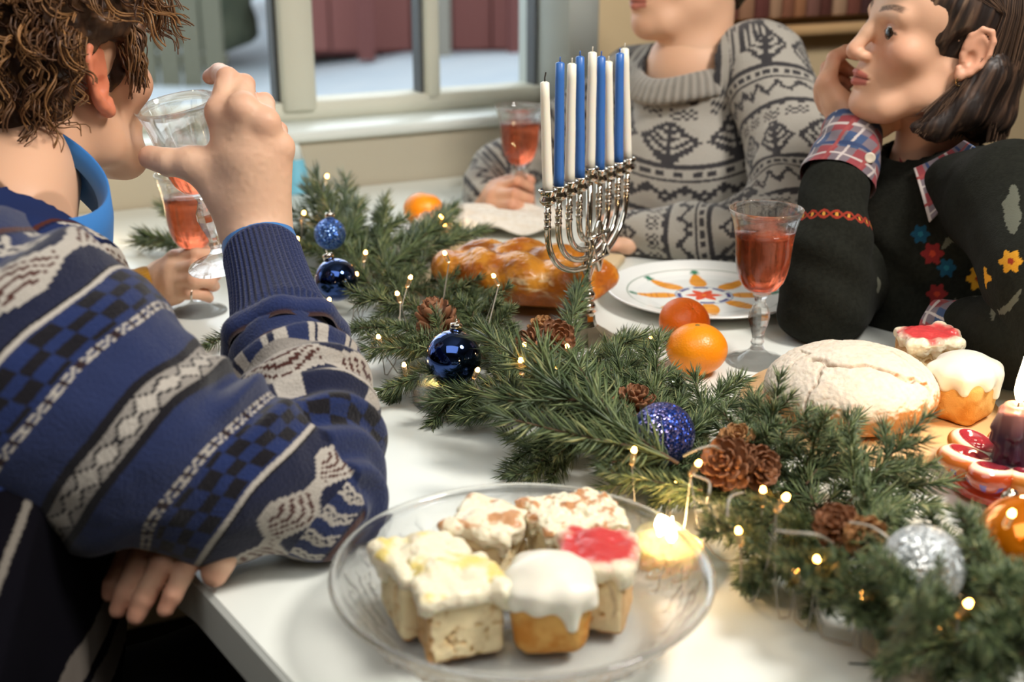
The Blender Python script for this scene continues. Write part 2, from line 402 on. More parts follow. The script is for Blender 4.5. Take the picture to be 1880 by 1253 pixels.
# ------------------------------------------------------------------ shelf on the sand wall (top right of the photo)
bk = thing('wall_bookcase', 'light wooden wall bookcase behind the grey sweater', 'bookcase', (0, 0, 0))
M_shelf = mat('pale_shelf_wood', 'd2b083', 0.5, var=(8, 'c39c6c', 0.2))
wbox(MB(), 1.17, 1.72, -0.055, 0.0, 0.215, 0.235, 0.004).build('shelf_board', M_shelf, bk)
wbox(MB(), 1.17, 1.72, -0.055, 0.0, 0.62, 0.66, 0.004).build('shelf_board', M_shelf, bk)
for s in (1.145, 1.60): wbox(MB(), s, s + 0.03, -0.06, 0.0, 0.215, 0.66, 0.004).build('side_panel', M_shelf, bk)
wbox(MB(), 1.17, 1.60, -0.015, 0.0, 0.25, 0.62).build('back_panel', mat('shelf_back', '6d4a3a', 0.8), bk, smooth=False)
s = 1.185; i = 0
bc = ['8f5a4c', 'b98a6c', '7d4a44', 'c49b7c', 'a06a52', 'b77f5a', '94685c', '6b4038', 'c9a283', '8b5548', '5a3c3a', '353a46']
bn = ['dusty red', 'tan', 'maroon', 'cream', 'rust', 'light brown', 'rose brown', 'dark red', 'pale beige', 'brick red', 'dark brown', 'navy']
pl = ['first from the left', 'second from the left', 'third from the left', 'fourth from the left', 'fifth from the left', 'sixth from the left', 'seventh from the left', 'eighth from the left', 'ninth from the left', 'tenth from the left', 'second from the right', 'at the right end']
while s < 1.58 and i < 12:
    w = 0.026 + 0.012 * rnd.random(); h = 0.20 + 0.06 * rnd.random()
    b = thing('book', f'{bn[i]} book on the wall shelf, {pl[i]}', 'book', (0, 0, 0), 'books on the wall shelf')
    wbox(MB(), s, s + w, -0.050, -0.018, 0.2505, 0.2505 + h, 0.003).build('cover', mat('book_' + bc[i], bc[i], 0.6), b)
    wbox(MB(), s + 0.003, s + w - 0.003, -0.048, -0.0165, 0.253, 0.248 + h).build('pages', mat('pages', 'd8cbb0', 0.9), b, smooth=False)
    s += w + 0.002; i += 1
# ------------------------------------------------------------------ the table
cA = G(352, 1060); cB = G(530, 1256); e1 = nrm((cA - cB) * vec(1, 1, 0))
front = cB - e1 * 0.55; far1 = G(250, 985); side = nrm((G(120, 395) - WE * 0.30 - far1) * vec(1, 1, 0))
farL = WA - WE * 0.30 - WN * (-0.004); farR = farL + WE * 1.24
poly = [front, cA, far1, farL, farR, farR + WN * 1.6]
poly = [p[:2] for p in poly]
def slab(poly, z0, z1, b=0.004):
    c = sum(np.array(p) for p in poly) / len(poly); n = len(poly)
    ins = [np.array(p) + nrm(c - np.array(p)) * b for p in poly]
    v = [(*p, z0) for p in poly] + [(*p, z1 - b) for p in poly] + [(*p, z1) for p in ins]
    f = [tuple(range(n)), tuple(range(3*n-1, 2*n-1, -1))]
    for k in range(2): f += [(k*n+i, (k+1)*n+i, (k+1)*n+(i+1) % n, k*n+(i+1) % n) for i in range(n)]
    return v, f
tb = thing('dining_table', 'large white dining table pushed against the window wall', 'table', (0.2, 1.3, 0))
v, f = slab(poly, T - 0.038, T); v = np.array(v) - vec(0.2, 1.3, 0)
obj('tabletop', mesh_np('tabletop', v, faces=f, smooth=False), mat('white_tabletop', 'e6e9e2', 0.32, var=(5, 'dde1d9', 0.3)), tb)
M_leg = mat('white_leg', 'd8d8d0', 0.4)
for p in ((cA + WN*-0.08 + WE*0.12), (farL + WE*0.1 + WN*0.08), (farR - WE*0.1 + WN*0.1), (farR - WE*0.1 + WN*1.5)):
    MB().box(p[0]-0.03-0.2, p[0]+0.03-0.2, p[1]-0.03-1.3, p[1]+0.03-1.3, 0.0, T-0.038, None, 0.004).build('leg', M_leg, tb)
# ------------------------------------------------------------------ wine glasses
def thin(m, k, tint='ffffff'):
    nt = m.node_tree; b = nt.nodes['Principled BSDF']; out = nt.nodes['Material Output']; t = nt.nodes.new('ShaderNodeBsdfTransparent'); x = nt.nodes.new('ShaderNodeMixShader')
    t.inputs[0].default_value = L4(tint); x.inputs[0].default_value = k; nt.links.new(b.outputs[0], x.inputs[1]); nt.links.new(t.outputs[0], x.inputs[2]); nt.links.new(x.outputs[0], out.inputs[0]); return m
M_cg = thin(mat('clear_glass', 'ffffff', 0.0, trans=1, ior=1.45), .45)
M_wine = mat('rose_wine', 'ee7a54', 0.0, trans=1, ior=1.34)
BOWL = [(0.0382, .166), (0.0352, .158), (0.0325, .149), (0.0307, .140), (0.0295, .130), (0.0288, .120), (0.0280, .110), (0.0262, .100), (0.0230, .090), (0.0175, .082), (0.0110, .0775)]
def inner_r(z):
    zs = [p[1] for p in BOWL][::-1]; rs = [p[0] for p in BOWL][::-1]
    return float(np.interp(z, zs, rs)) - 0.0011
def glass(name, label, loc, wine_top=0.143, rot=None, lod=56, group=None):
    g = thing(name, label, 'glass', loc, group)
    R = Matrix.Identity(3)
    if rot is not None: g.rotation_mode = 'QUATERNION'; g.rotation_quaternion = rot; R = rot.to_matrix()
    fl = lambda a, z: 1 + 0.012 * math.cos(12 * a) * max(0, min(1, (z - .08) / .03)) * max(0, min(1, (.155 - z) / .02))
    prof = BOWL + [(0.0, .0762)][:0] + [(0.0078, .0755)]
    inn = [(r - 0.0012, z) for r, z in BOWL[:-1]] + [(0.0060, .0800), (0.0004, .0795)]
    b = MB(); rim = [(0.0376, .1668)]
    allp = [(0.0004, .0750)] + prof[::-1] + rim + inn
    b.lathe(allp, lod, wob=fl).build('bowl', M_cg, g)
    st = [(0.0004, .0745), (0.0085, .0743), (0.0062, .071), (0.0058, .067), (0.0075, .063), (0.0108, .056), (0.0115, .049), (0.0095, .040), (0.0066, .031), (0.0058, .026), (0.0074, .0225), (0.0060, .019), (0.0078, .0145), (0.0004, .0144)]
    MB().lathe(st, 8).build('stem', M_cg, g, smooth=False)
    ft = [(0.0004, .0142), (0.0082, .0140), (0.0125, .0100), (0.0190, .0058), (0.0270, .0030), (0.0325, .0020), (0.0330, .0008), (0.0322, 0.0), (0.0004, 0.0)]
    MB().lathe(ft, lod).build('foot', M_cg, g)
    # the drink: its surface stays level when the glass is tilted
    n = R.inverted() @ Vector((0, 0, 1)); na = 48; rows = 14; z0 = .0805; vs = [(0, 0, z0)]; f = []
    cen = Vector((0, 0, wine_top)); d0 = n.dot(cen)
    for j in range(na):
        a = 2 * math.pi * j / na; lo_, hi_ = z0, .164
        for _ in range(24):
            md = (lo_ + hi_) / 2; r = inner_r(md)
            if n.x * r * math.cos(a) + n.y * r * math.sin(a) + n.z * md < d0: lo_ = md
            else: hi_ = md
        for i in range(rows):
            t = (i + 1) / rows; z = z0 + (lo_ - z0) * (t ** 1.4); r = inner_r(z) + 0.0005
            r = max(r, 0.004); vs.append((r * math.cos(a), r * math.sin(a), z))
    for j in range(na):
        k = (j + 1) % na; A = 1 + j * rows; B = 1 + k * rows; f.append((0, B, A))
        for i in range(rows - 1): f.append((A + i, B + i, B + i + 1, A + i + 1))
    f.append(tuple(1 + j * rows + rows - 1 for j in range(na)))
    m = MB(); m.add(vs, f); m.build('wine', M_wine, g)
    return g
def at(px, py, z=0.0): return Vector(G(px, py, z))
glass('wine_glass', 'wine glass of rose wine standing beside the green cardigan sleeve, behind the floury loaf', at(1388, 664))
g2 = glass('wine_glass', 'wine glass of rose wine held upright by the person in the grey patterned sweater', Vector((0.012, 1.905, T + .0012)), 0.142)
g3 = glass('wine_glass', 'wine glass of rose wine held by the hand with the yellow sleeve cuff', at(366, 572), 0.140)
# tilted glass at the mouth of the man on the left
rimc = P(321, 190, 1.165); foot = P(411, 500, 1.245); ax = nrm(rimc - foot)
q = Vector((0, 0, 1)).rotation_difference(Vector(ax)); base = Vector(rimc - ax * 0.166)
g4 = glass('wine_glass', 'tilted wine glass with a little rose wine raised to the mouth of the curly-haired man', base, 0.117, q, 64)
# ------------------------------------------------------------------ plate with a painted star of carrots
def plate():
    c = G(1292, 553, 0.0); g = thing('dinner_plate', 'white plate painted with orange carrots around a red star, behind the mandarins', 'plate', c)
    prof = [(0.0, .004), (.07, .004), (.085, .006), (.1, .0115), (.119, .0165), (.1205, .0178), (.118, .0188)]
    R = np.array([0.0001] + list(np.linspace(.004, .118, 90))); zt = np.interp(R, [0, .068, .082, .1, .118], [.0075, .0075, .0095, .0145, .0188])
    nA = 300; vs = []; 
    for r, z in zip(R, zt):
        a = np.linspace(0, 2*np.pi, nA, endpoint=False); vs.append(np.stack([r*np.cos(a), r*np.sin(a), np.full(nA, z)], 1))
    for r, z in prof[::-1][:-1]:
        a = np.linspace(0, 2*np.pi, nA, endpoint=False); vs.append(np.stack([r*np.cos(a), r*np.sin(a), np.full(nA, z)], 1))
    k = len(vs); v = np.concatenate(vs); j = np.arange(nA)
    q = np.concatenate([np.stack([i*nA+j, i*nA+(j+1) % nA, (i+1)*nA+(j+1) % nA, (i+1)*nA+j], 1) for i in range(k-1)])[:, ::-1]
    r = np.hypot(v[:, 0], v[:, 1]); a = np.arctan2(v[:, 1], v[:, 0]); top = np.arange(len(v)) < 91*nA
    c0 = np.tile(lin('eef0ec'), (len(v), 1)); 
    def put(m, c): c0[m & top] = lin(c)
    put((abs(r-.094) < .0008), '5b7a63'); 
    k8 = np.round(a / (math.pi/4)) * (math.pi/4); da = (a - k8) * r; 
    w = np.interp(r, [.036, .046, .06, .078, .084], [.006, .0105, .0105, .005, 0])
    put((r > .036) & (r < .084) & (abs(da) < w), 'f0a02c'); put((r > .036) & (r < .084) & (abs(da) < w) & (np.sin(r*900) > .93), 'c8701c')
    put((r > .082) & (r < .092) & (abs(da) < .0045*(1+np.sin(r*2200)*.4)), '2f7f62')
    put((abs(r-.0305) < .0022) & (np.cos(a*8) > -.75), '4b4a86'); put((abs(r-.0345) < .0006), '4a73a8')
    rs = .011 + .012*np.abs(((a*6/(2*math.pi)) % 1) - .5)*2; put(r < rs, 'e0502c'); put(r < .004, 'f0a02c')
    obj('dish_body', mesh_np('dish_body', v, q, cols=c0), mat('painted_porcelain', 'ffffff', 0.18, attr=True, coat=.3), g)
    return g
plate()
# ------------------------------------------------------------------ mandarins
M_or = mat('mandarin_peel', 'fb9a14', 0.36, sss=0.15, bump=('voronoi', 420, 0.35, 0.0006), var=(20, 'f0850c', 0.3))
M_nav = mat('mandarin_navel', '7c6a35', 0.8)
def mandarin(label, px, py, r, rx=0, ry=0, m=M_or):
    c = at(px, py); g = thing('mandarin', label, 'mandarin', (c.x, c.y, T))
    v = MB(); v.sphere((0, 0, 0), 1, 64, 40)
    M = np.array(Matrix.Rotation(rx, 3, 'X') @ Matrix.Rotation(ry, 3, 'Y'))
    def d(p):
        l = np.hypot(p[:, 0], p[:, 1]); dim = 0.10 * np.exp(-(l / .22) ** 2) * (p[:, 2] > 0) + .05 * np.exp(-(l / .2) ** 2) * (p[:, 2] < 0)
        rr = 1 - dim + 0.012 * vnoise(p * 2.2, int(px)) + 0.006 * np.cos(10*np.arctan2(p[:, 1], p[:, 0])) * np.exp(-((l-.3)/.2)**2)
        q = p * rr[:, None] * np.array([1, 1, .86]) * r; q = q @ M.T; return q - np.array([0, 0, q[:, 2].min()])
    v.build('peel', m, g, disp=d)
    zc = float(abs((np.array([[0, 0, -.86*r]]) @ M.T)[0, 2])); top = M @ np.array([0, 0, .775 * r])
    MB().sphere((0, 0, 0), (.0028, .0028, .0012), 8, 6, Matrix(M.tolist())).build('navel', M_nav, g, loc=tuple(top + vec(0, 0, .865 * r)))
    return g
mandarin('mandarin in front of another one, beside the fir branches and below the painted plate', 1277, 686, .0315, -0.15, 0.0)
mandarin('mandarin half hidden behind the nearer mandarin, touching the painted plate', 1255, 632, .0285, 0.5, 0.3, mat('mandarin_peel_deep', 'ee6f10', 0.4, sss=0.1, bump=('voronoi', 420, 0.35, 0.0006)))
mandarin('mandarin lying alone behind the fir garland near the window sill', 779, 418, .0305, -0.2, 0.2)
# ------------------------------------------------------------------ menorah with nine candles
M_chr = mat('polished_silver', 'd8d2c6', 0.10, metal=1)
mb0 = vec(.083, 1.316, T); md = nrm(vec(.50, .866, 0)); mn = vec(md[1], -md[0], 0)
mo = thing('menorah', 'polished silver nine-branched menorah with a star standing behind the pine cones', 'menorah', tuple(mb0))
def mp(u, z, w=0): return md * u + mn * w + vec(0, 0, z)
base = [(0.0004, 0), (.036, 0), (.037, .003), (.033, .006), (.026, .010), (.020, .014), (.013, .018), (.0004, .018)]
MB().lathe(base, 8).build('base', M_chr, mo, smooth=False)
MB().lathe([(.0004, .0182), (.012, .0182), (.0095, .024), (.0088, .030), (.0105, .034), (.0004, .034)], 8).build('foot_stem', M_chr, mo, smooth=False)
for z, r in ((.040, .0095), (.053, .0085)): MB().sphere((0, 0, z), (r, r, .0068), 20, 12).build('knob', M_chr, mo)
MB().lathe([(.0004, .058), (.0062, .058), (.0036, .066), (.0042, .074), (.0078, .084), (.0085, .090), (.0045, .1), (.0036, .13), (.0036, .184), (.0004, .184)], 20).build('center_stem', M_chr, mo)
SP = .0235
for i in range(1, 5):
    R = SP * i; zb = .086 + (4 - i) * .010; zt = .150 - (4-i)*.002
    pts = []
    for sgn in (1,):
        pts = [mp(-R, .173)] + [mp(-R, zt + .012)]
        for k in range(0, 25):
            a = math.pi * k / 24; pts.append(mp(-R * math.cos(a), zt - (zt - zb) * math.sin(a) ** .85 if math.sin(a) > 0 else zt))
        pts += [mp(R, zt + .012), mp(R, .173)]
    MB().tube(pts, .0033, 10).build('arm', M_chr, mo)
for i in range(-4, 5):
    hz = .006 if i == 0 else 0
    c = mp(SP * i, .173 + hz)
    if i:
        bm_ = MB()
        for k in range(3): bm_.sphere(mp(SP * i, .150 + .0075 * k - (4-abs(i))*.001), .0040, 12, 8)
        bm_.build('bead_trim', M_chr, mo)
    MB().lathe([(.0004, 0), (.005, 0), (.0082, .003), (.0092, .006), (.0070, .009), (.0076, .011), (.0098, .0145), (.0098, .016), (.0078, .0165), (.0068, .010), (.0004, .010)], 20, c=c).build('candle_cup', M_chr, mo)
sb = MB(); sc = vec(0, 0, .110) + mn * .013
for off in (0, math.pi):
    for k in range(3):
        a0 = math.pi/2 + off + 2*math.pi*k/3; a1 = a0 + 2*math.pi/3
        A = sc + md * (math.cos(a0) * .025) + vec(0, 0, math.sin(a0) * .027); B = sc + md * (math.cos(a1) * .025) + vec(0, 0, math.sin(a1) * .027)
        sb.tube([A, B], .0025, 6)
sb.build('star', M_chr, mo)
M_wxw = mat('white_wax', 'f1ead8', 0.35, sss=0.25); M_wxb = mat('blue_wax', '3a6db6', 0.35, sss=0.1); M_wick = mat('wick', '2a221c', 0.9); M_wick2 = mat('white_wick', 'd9d2c2', 0.9)
tops = [(1000, 152), (1028, 116), (1050, 118), (1065, 105), (1088, 97), (1104, 105), (1117, 114), (1138, 99), (1147, 90)]
tn = ['white candle with a burnt black wick at the left end of the menorah', 'blue candle second from the left on the menorah', 'white candle third from the left, between two blue ones on the menorah', 'blue candle fourth from the left on the menorah',
      'tall white candle in the raised middle cup of the menorah', 'blue candle just right of the tall middle candle', 'white candle third from the right on the menorah', 'blue candle second from the right on the menorah', 'speckled white candle at the right end of the menorah']
for i, (px, py) in enumerate(tops):
    u = (i - 4) * SP; b = mb0 + mp(u, .1835 + (.006 if i == 4 else 0)); t = V(px, py, b[1]); h = float(t[2] - b[2]); off = vec(t[0] - b[0], 0, 0)
    off = off * min(1, .012 / (abs(off[0]) + 1e-9))
    white = i % 2 == 0
    g = thing('candle', tn[i], 'candle', tuple(b), 'candles in the menorah')
    pts = [off * k / 8 + vec(0, 0, h * k / 8) + vec(.00012*math.sin(k*1.7+i), 0, 0) for k in range(9)]
    rr = [.0054 - .0009 * k / 8 for k in range(9)]; pts += [pts[-1] + vec(0, 0, .0012)]; rr += [.0022]
    MB().tube(pts, rr, 20).build('wax', (M_wxw if white else M_wxb), g)
    w = pts[-1]; black = i == 0
    MB().tube([w - vec(0, 0, .001), w + vec(0, 0, .004), w + vec(.001 if black else .0004, 0, .009 if black else .005)] , .0007, 6).build('wick', M_wick if black else (M_wick2 if white else M_wxb), g)
# ------------------------------------------------------------------ breads
def dough(name, F, colf, m, parent, sm=2, sub=1, disp=None):
    v, q = F.surf(sm, sub)
    if disp is not None: n = vnormals(v, q); v = v + n * disp(v, n)[:, None]
    n = vnormals(v, q)
    return obj(name, mesh_np(name, v, q, cols=colf(v, n)), m, parent)
M_bread = mat('bread_crust', 'ffffff', 0.7, attr=True, bump=('noise', 700, 0.4, 0.0008), sss=0.05)
M_glaze = mat('glazed_crust', 'ffffff', 0.32, attr=True, bump=('noise', 300, 0.25, 0.001))
M_crumb = mat('cake_crumb', 'ffffff', 0.85, attr=True, bump=('noise', 900, 0.8, 0.0012), sss=0.1)
M_icing = mat('icing', 'ffffff', 0.35, attr=True, sss=0.2, bump=('noise', 120, 0.12, 0.001))
# round board, right
bc = G(1592, 762); bd = thing('round_board', 'round pale wooden board under the floury loaf and two cakes', 'board', (bc[0], bc[1], T))
MB().lathe([(.0004, 0.0), (.119, 0.0), (.1205, .003), (.1205, .011), (.119, .0135), (.0004, .0135)], 120).build('board', mat('beech_board', 'e2bd8b', 0.5, var=(14, 'd3a873', 0.12), bump=('noise', 90, .05, .001)), bd)
# floury loaf
lc = G(1557, 766, .0135)
lo = thing('round_loaf', 'round floury loaf with a cracked crust on the round board', 'bread', tuple(lc))
F = SDF((-.09, -.09, -.01), (.09, .09, .09), .0022)
F.ell((0, 0, .028), (.0785, .072, .0405), .01); F.halfspace((0, 0, .0002), (0, 0, -1), .012)
SHY = -.018
cracks = [[(-.040, .006), (-.030, -.006), (-.012, -.016), (.006, -.016), (.024, -.024), (.036, -.028), (.044, -.024)], [(-.052, -.034), (-.040, -.022), (-.034, -.010)], [(-.046, .034), (-.040, .018), (-.052, .012), (-.062, .006)],
          [(.030, .020), (.040, .010), (.044, .004)], [(.012, .040), (.03, .036), (.05, .03)], [(-.02, .035), (-.004, .046)], [(.044, -.024), (.058, -.02)]]
def seg(v, a, b):
    a = np.array(a) + (0, SHY); b = np.array(b) + (0, SHY); ab = b - a; t = np.clip(((v[:, :2] - a) @ ab) / (ab @ ab), 0, 1); return np.linalg.norm(v[:, :2] - a - t[:, None] * ab, axis=1)
def crk(v):
    w = v + .003 * np.stack([vnoise(v*160, 5), vnoise(v*160, 6), v[:, 0]*0], 1); o = np.zeros(len(v))
    for i, c in enumerate(cracks):
        for k in range(len(c) - 1): o = np.maximum(o, np.exp(-(seg(w, c[k], c[k+1]) / (.0021 if i == 0 else .0012)) ** 2) * (1 if i == 0 else .6))
    return o * (v[:, 2] > .012)
def ld(v, n): return -.0045 * crk(v) + .0014 * fbm(v * 60, 3) + .0007 * fbm(v * 350, 8, 2) * (n[:, 2] > -.2)
def lcol(v, n):
    fl = sstep(-.15, .35, n[:, 2] + .35 * fbm(v * 90, 11) + .12*(-v[:, 0] * 12 + v[:, 1] * 6) )
    c = mixc(np.tile(lin('b87c42'), (len(v), 1)), lin('e6dccb'), fl * (.86 + .14 * fbm(v * 300, 4)))
    c = mixc(c, lin('cfc0a6'), .5*sstep(.1, .6, fbm(v*220, 21))); return mixc(c, lin('7d5c3c'), crk(v) * .75)
dough('crust', F, lcol, M_bread, lo, 2, 1, ld)
# braided bread and its board
wb = G(1010, 512); bb = thing('bread_board', 'pale rectangular wooden board under the braided bread', 'board', (wb[0], wb[1], T), rot=(0, 0, -0.32))
MB().box(-.165, .075, -.125, .105, 0, .012, None, .003).build('board', mat('maple_board', 'dcc7a4', 0.5, var=(10, 'cdb48c', 0.15)), bb)
nk = thing('linen_napkin', 'creased white speckled napkin behind the braided bread', 'napkin', tuple(G(900, 420)))
n_ = 28; vs = [(-.11 + .22*i/n_, -.07 + .14*j/n_, .016 + .006*math.sin(i*.55)*math.cos(j*.4) + .004*math.sin(j*.9+i*.2)) for i in range(n_+1) for j in range(n_+1)]
mm = MB(); mm.add(vs, [(i*(n_+1)+j, (i+1)*(n_+1)+j, (i+1)*(n_+1)+j+1, i*(n_+1)+j+1) for i in range(n_) for j in range(n_)])
o = mm.build('cloth', mat('linen', 'ece8df', 0.9, var=(150, 'd8ccba', 0.3)), nk); md_ = o.modifiers.new('thick', 'SOLIDIFY'); md_.thickness = .002; nk.location.z = T + .003
cl = thing('linen_napkin', 'folded white napkin beside the garland, left of the braided bread', 'napkin', tuple(G(735, 470)))
vs = [(-.05 + .10*i/n_, -.06 + .12*j/n_, .010 + .005*math.sin(i*.7+1)*math.cos(j*.5) + .004*math.sin(j*.8+i*.3)) for i in range(n_+1) for j in range(n_+1)]
mm = MB(); mm.add(vs, [(i*(n_+1)+j, (i+1)*(n_+1)+j, (i+1)*(n_+1)+j+1, i*(n_+1)+j+1) for i in range(n_) for j in range(n_)])
o = mm.build('cloth', MATS['linen'], cl); md_ = o.modifiers.new('thick', 'SOLIDIFY'); md_.thickness = .002
cb = G(958, 553, .012); ch = thing('braided_loaf', 'glazed golden braided bread with a torn white patch on a wooden board', 'bread', tuple(cb), rot=(0, 0, -0.42))
F = SDF((-.125, -.085, -.005), (.125, .09, .095), .0024)
for k in range(8):
    x = -.084 + .024 * k; s_ = 1 if k % 2 else -1; t = 1 - .42 * abs((k - 3.5) / 4.4) ** 2.2; a = .75 * s_
    Rz = np.array(Matrix.Rotation(a, 3, 'Z')); F.ell((x, -.004 + s_ * .027 * t, .026 + .013*t), (.042 * t, .027 * t, .031 * t), .012, Rz)
F.ell((0, 0, .02), (.10, .040, .022), .01); F.halfspace((0, 0, .001), (0, 0, -1), .008)
def chc(v, n):
    base = mixc(np.tile(lin('b4611a'), (len(v), 1)), lin('dd932f'), sstep(-.3, .5, fbm(v * 55, 2) + n[:, 2] * .35))
    base = mixc(base, lin('7c3a12'), .75*sstep(.22, .6, fbm(v * 38, 9) + .25 * (n[:, 2] - .5)))
    tear = sstep(.018, .006, np.abs(v[:, 0] - .040 + .3*(v[:, 2]-.03)) - .014 + .006 * fbm(v * 120, 3)) * sstep(.018, .005, np.abs(v[:, 2] - .040)) * (v[:, 1] < -.01)
    return mixc(base, lin('ecd3a6'), tear * .75 * sstep(-.15, .35, fbm(np.stack([v[:, 0] * 60, v[:, 1] * 90, v[:, 2] * 190], 1), 40)))
dough('crust', F, chc, M_glaze, ch, 2, 1, lambda v, n: .0022 * fbm(v * 55, 4) + .0008 * fbm(v * 260, 6))
# ------------------------------------------------------------------ cakes
def cake(label, px, py, z, size, rz, kind, seed, hx=.05, lean=(0, 0)):
    c = G(px, py, z); g = thing('muffin' if kind == 'muffin' else 'cake_square', label, 'cake', tuple(c), None, rot=(lean[0], lean[1], rz))
    w, d = size[0] / 2, size[1] / 2; H = size[2]; pad = .014
    F = SDF((-w - pad, -d - pad, -.003), (w + pad, d + pad, H + .02), .0013 if kind != 'far' else .0018)
    if kind == 'muffin':
        F.rbox((0, 0, H / 2), (w * .93, d * .93, H / 2), .011); v, q = F.surf(2, 1)
        v[:, :2] *= (.93 + .16 * np.clip(v[:, 2:3] / H, 0, 1.1)); 
        n = vnormals(v, q); v = v + n * (.0007 * fbm(v * 130, seed))[:, None]
        cc = mixc(np.tile(lin('c9832f'), (len(v), 1)), lin('e7b263'), sstep(-.4, .6, fbm(v * 90, seed) + (v[:, 2] / H - .4))); cc = mixc(cc, lin('9a5a1e'), .7*sstep(.8, 1.0, v[:, 2] / H) + .5*sstep(.45, .7, fbm(v*60, seed+5)))
        obj('cake', mesh_np('cake', v, q, cols=cc), M_crumb, g)
        F = SDF((-w - pad, -d - pad, H * .45), (w + pad, d + pad, H + .035), .0013)
        F.ell((0, 0, H - .001), (w * 1.08, d * 1.08, .0185), .004)
        rr = random.Random(seed)
        for k in range(9):
            a = k * .7 + rr.random() * .4; x, y = w * 1.0 * math.cos(a), d * 1.0 * math.sin(a); x = max(-w*.96, min(w*.96, x*1.2)); y = max(-d*.96, min(d*.96, y*1.2)); L = .001 + .009 * rr.random() ** 2 + (.012 if k == 7 else 0)
            F.cap((x * .9, y * .9, H - .001), (x * (1.02 - L*3), y * (1.02 - L*3), H - .004 - L), .0075, .0042, .009)
        F.halfspace((0, 0, H - .026), (0, 0, -1), .002)
        v, q = F.surf(3, 0); obj('icing', mesh_np('icing', v, q, cols=np.tile(lin('e9e4d4'), (len(v), 1))), M_icing, g)
        return g
    F.rbox((0, 0, H / 2), (w, d, H / 2), .004)
    v, q = F.surf(1, 1); n = vnormals(v, q)
    porous = fbm(v * 190, seed, 3); v = v + n * (.0012 * fbm(v * 90, seed + 3) + .0022 * fbm(v * 45, seed + 13) - .0022 * sstep(.28, .55, porous))[:, None]
    side = np.abs(n[:, 2]) < .5
    cr = mixc(np.tile(lin('efdbae'), (len(v), 1)), lin('d2ab72'), sstep(.05, .5, porous) * .8); 
    cr = mixc(cr, lin('b5762f'), sstep(.88, .98, v[:, 2] / H) * .8 + sstep(.09, .02, v[:, 2] / H))
    crust = (n[:, 0] * (1 if seed % 2 else -1) > .6); cr[crust] = mixc(cr[crust], lin('bb7a35'), np.full(crust.sum(), .55))
    if kind in ('cinnamon', 'red'): sw = sstep(.55, .85, np.sin(np.hypot(v[:, 0] * 1.1 + .004, v[:, 2] - H * .5) * 620 + 1.5 * fbm(v * 60, 4))); cr = mixc(cr, lin('7e4d2c'), sw * .5 * side * sstep(-.2, .3, fbm(v*70, seed+30)))
    obj('cake', mesh_np('cake', v, q, cols=cr), M_crumb, g)
    F = SDF((-w - pad, -d - pad, H - .022), (w + pad, d + pad, H + .02), .0012)
    F.rbox((0, 0, H + .001), (w + .0015, d + .0015, .0060), .0045); rr = random.Random(seed)
    for k in range(14):
        x = rr.uniform(-w, w); y = rr.uniform(-d, d)
        if k % 2: x = math.copysign(w, x)
        else: y = math.copysign(d, y)
        F.cap((x, y, H + .002), (x * 1.02, y * 1.02, H - .002 - .008 * rr.random()), .006, .0035, .005)
    for k in range(5): F.ell((rr.uniform(-w*.6, w*.6), rr.uniform(-d*.6, d*.6), H + .006), (.009, .009, .004), .005)
    v, q = F.surf(1, 1); n = vnormals(v, q); a = .0016 if kind != 'crumble' else .0038
    v = v + n * (a * fbm(v * (150 if kind != 'crumble' else 170), seed + 7))[:, None]
    ic = np.tile(lin('ece2c6'), (len(v), 1)); nz = fbm(v * 110, seed + 9)
    if kind == 'yellow': ic = mixc(ic, lin('dfc552'), .75 * sstep(.0, .4, fbm(v * 55, seed)) * (n[:, 2] > .45))
    if kind == 'crumble': ic = mixc(ic, lin('b9722f'), .85 * sstep(.02, .3, fbm(v*140, seed+2)) * sstep(-.2, .4, n[:, 2]))
    if kind == 'cinnamon': ic = mixc(ic, lin('b9722f'), .8 * sstep(.12, .4, fbm(v*90, seed+2)) * sstep(.1, .5, n[:, 2]) )
    if kind in ('red', 'far'): ic = mixc(ic, lin('c31f2c'), .95 * sstep(.012, .002, np.hypot(v[:, 0] * .8, v[:, 1] * .9) - .016 + .006 * nz) * (n[:, 2] > .2))
    obj('icing', mesh_np('icing', v, q, cols=ic), M_icing, g)
    return g
dz = .0085
cake('cake square with thin yellow-glazed icing at the left of the glass dish', 784, 1132, dz, (.050, .048, .042), .42, 'yellow', 3)
cake('cake square with thick cream icing and yellow zest at the front left of the dish', 840, 1176, dz, (.050, .048, .043), .30, 'yellow', 8)
cake('golden muffin under a smooth dome of white icing at the front of the glass dish', 1007, 1176, dz, (.053, .050, .044), .08, 'muffin', 5)
cake('cake square with white icing and browned crumbs at the back left of the glass dish', 896, 1062, dz, (.043, .043, .043), -.45, 'cinnamon', 12)
cake('cake square thickly covered with nut crumble at the back of the glass dish', 1049, 1052, dz, (.054, .048, .045), .35, 'crumble', 15)
cake('cinnamon cake square with red jam on white icing at the right in the dish', 1092, 1128, dz, (.046, .046, .045), -.25, 'red', 17)
cake('cinnamon cake square with red jam on top at the back of the round board', 1694, 712, .0137, (.050, .046, .050), .1, 'far', 4)
cake('golden muffin with white icing on the right of the round board', 1762, 766, .0137, (.055, .052, .046), .75, 'muffin', 6)
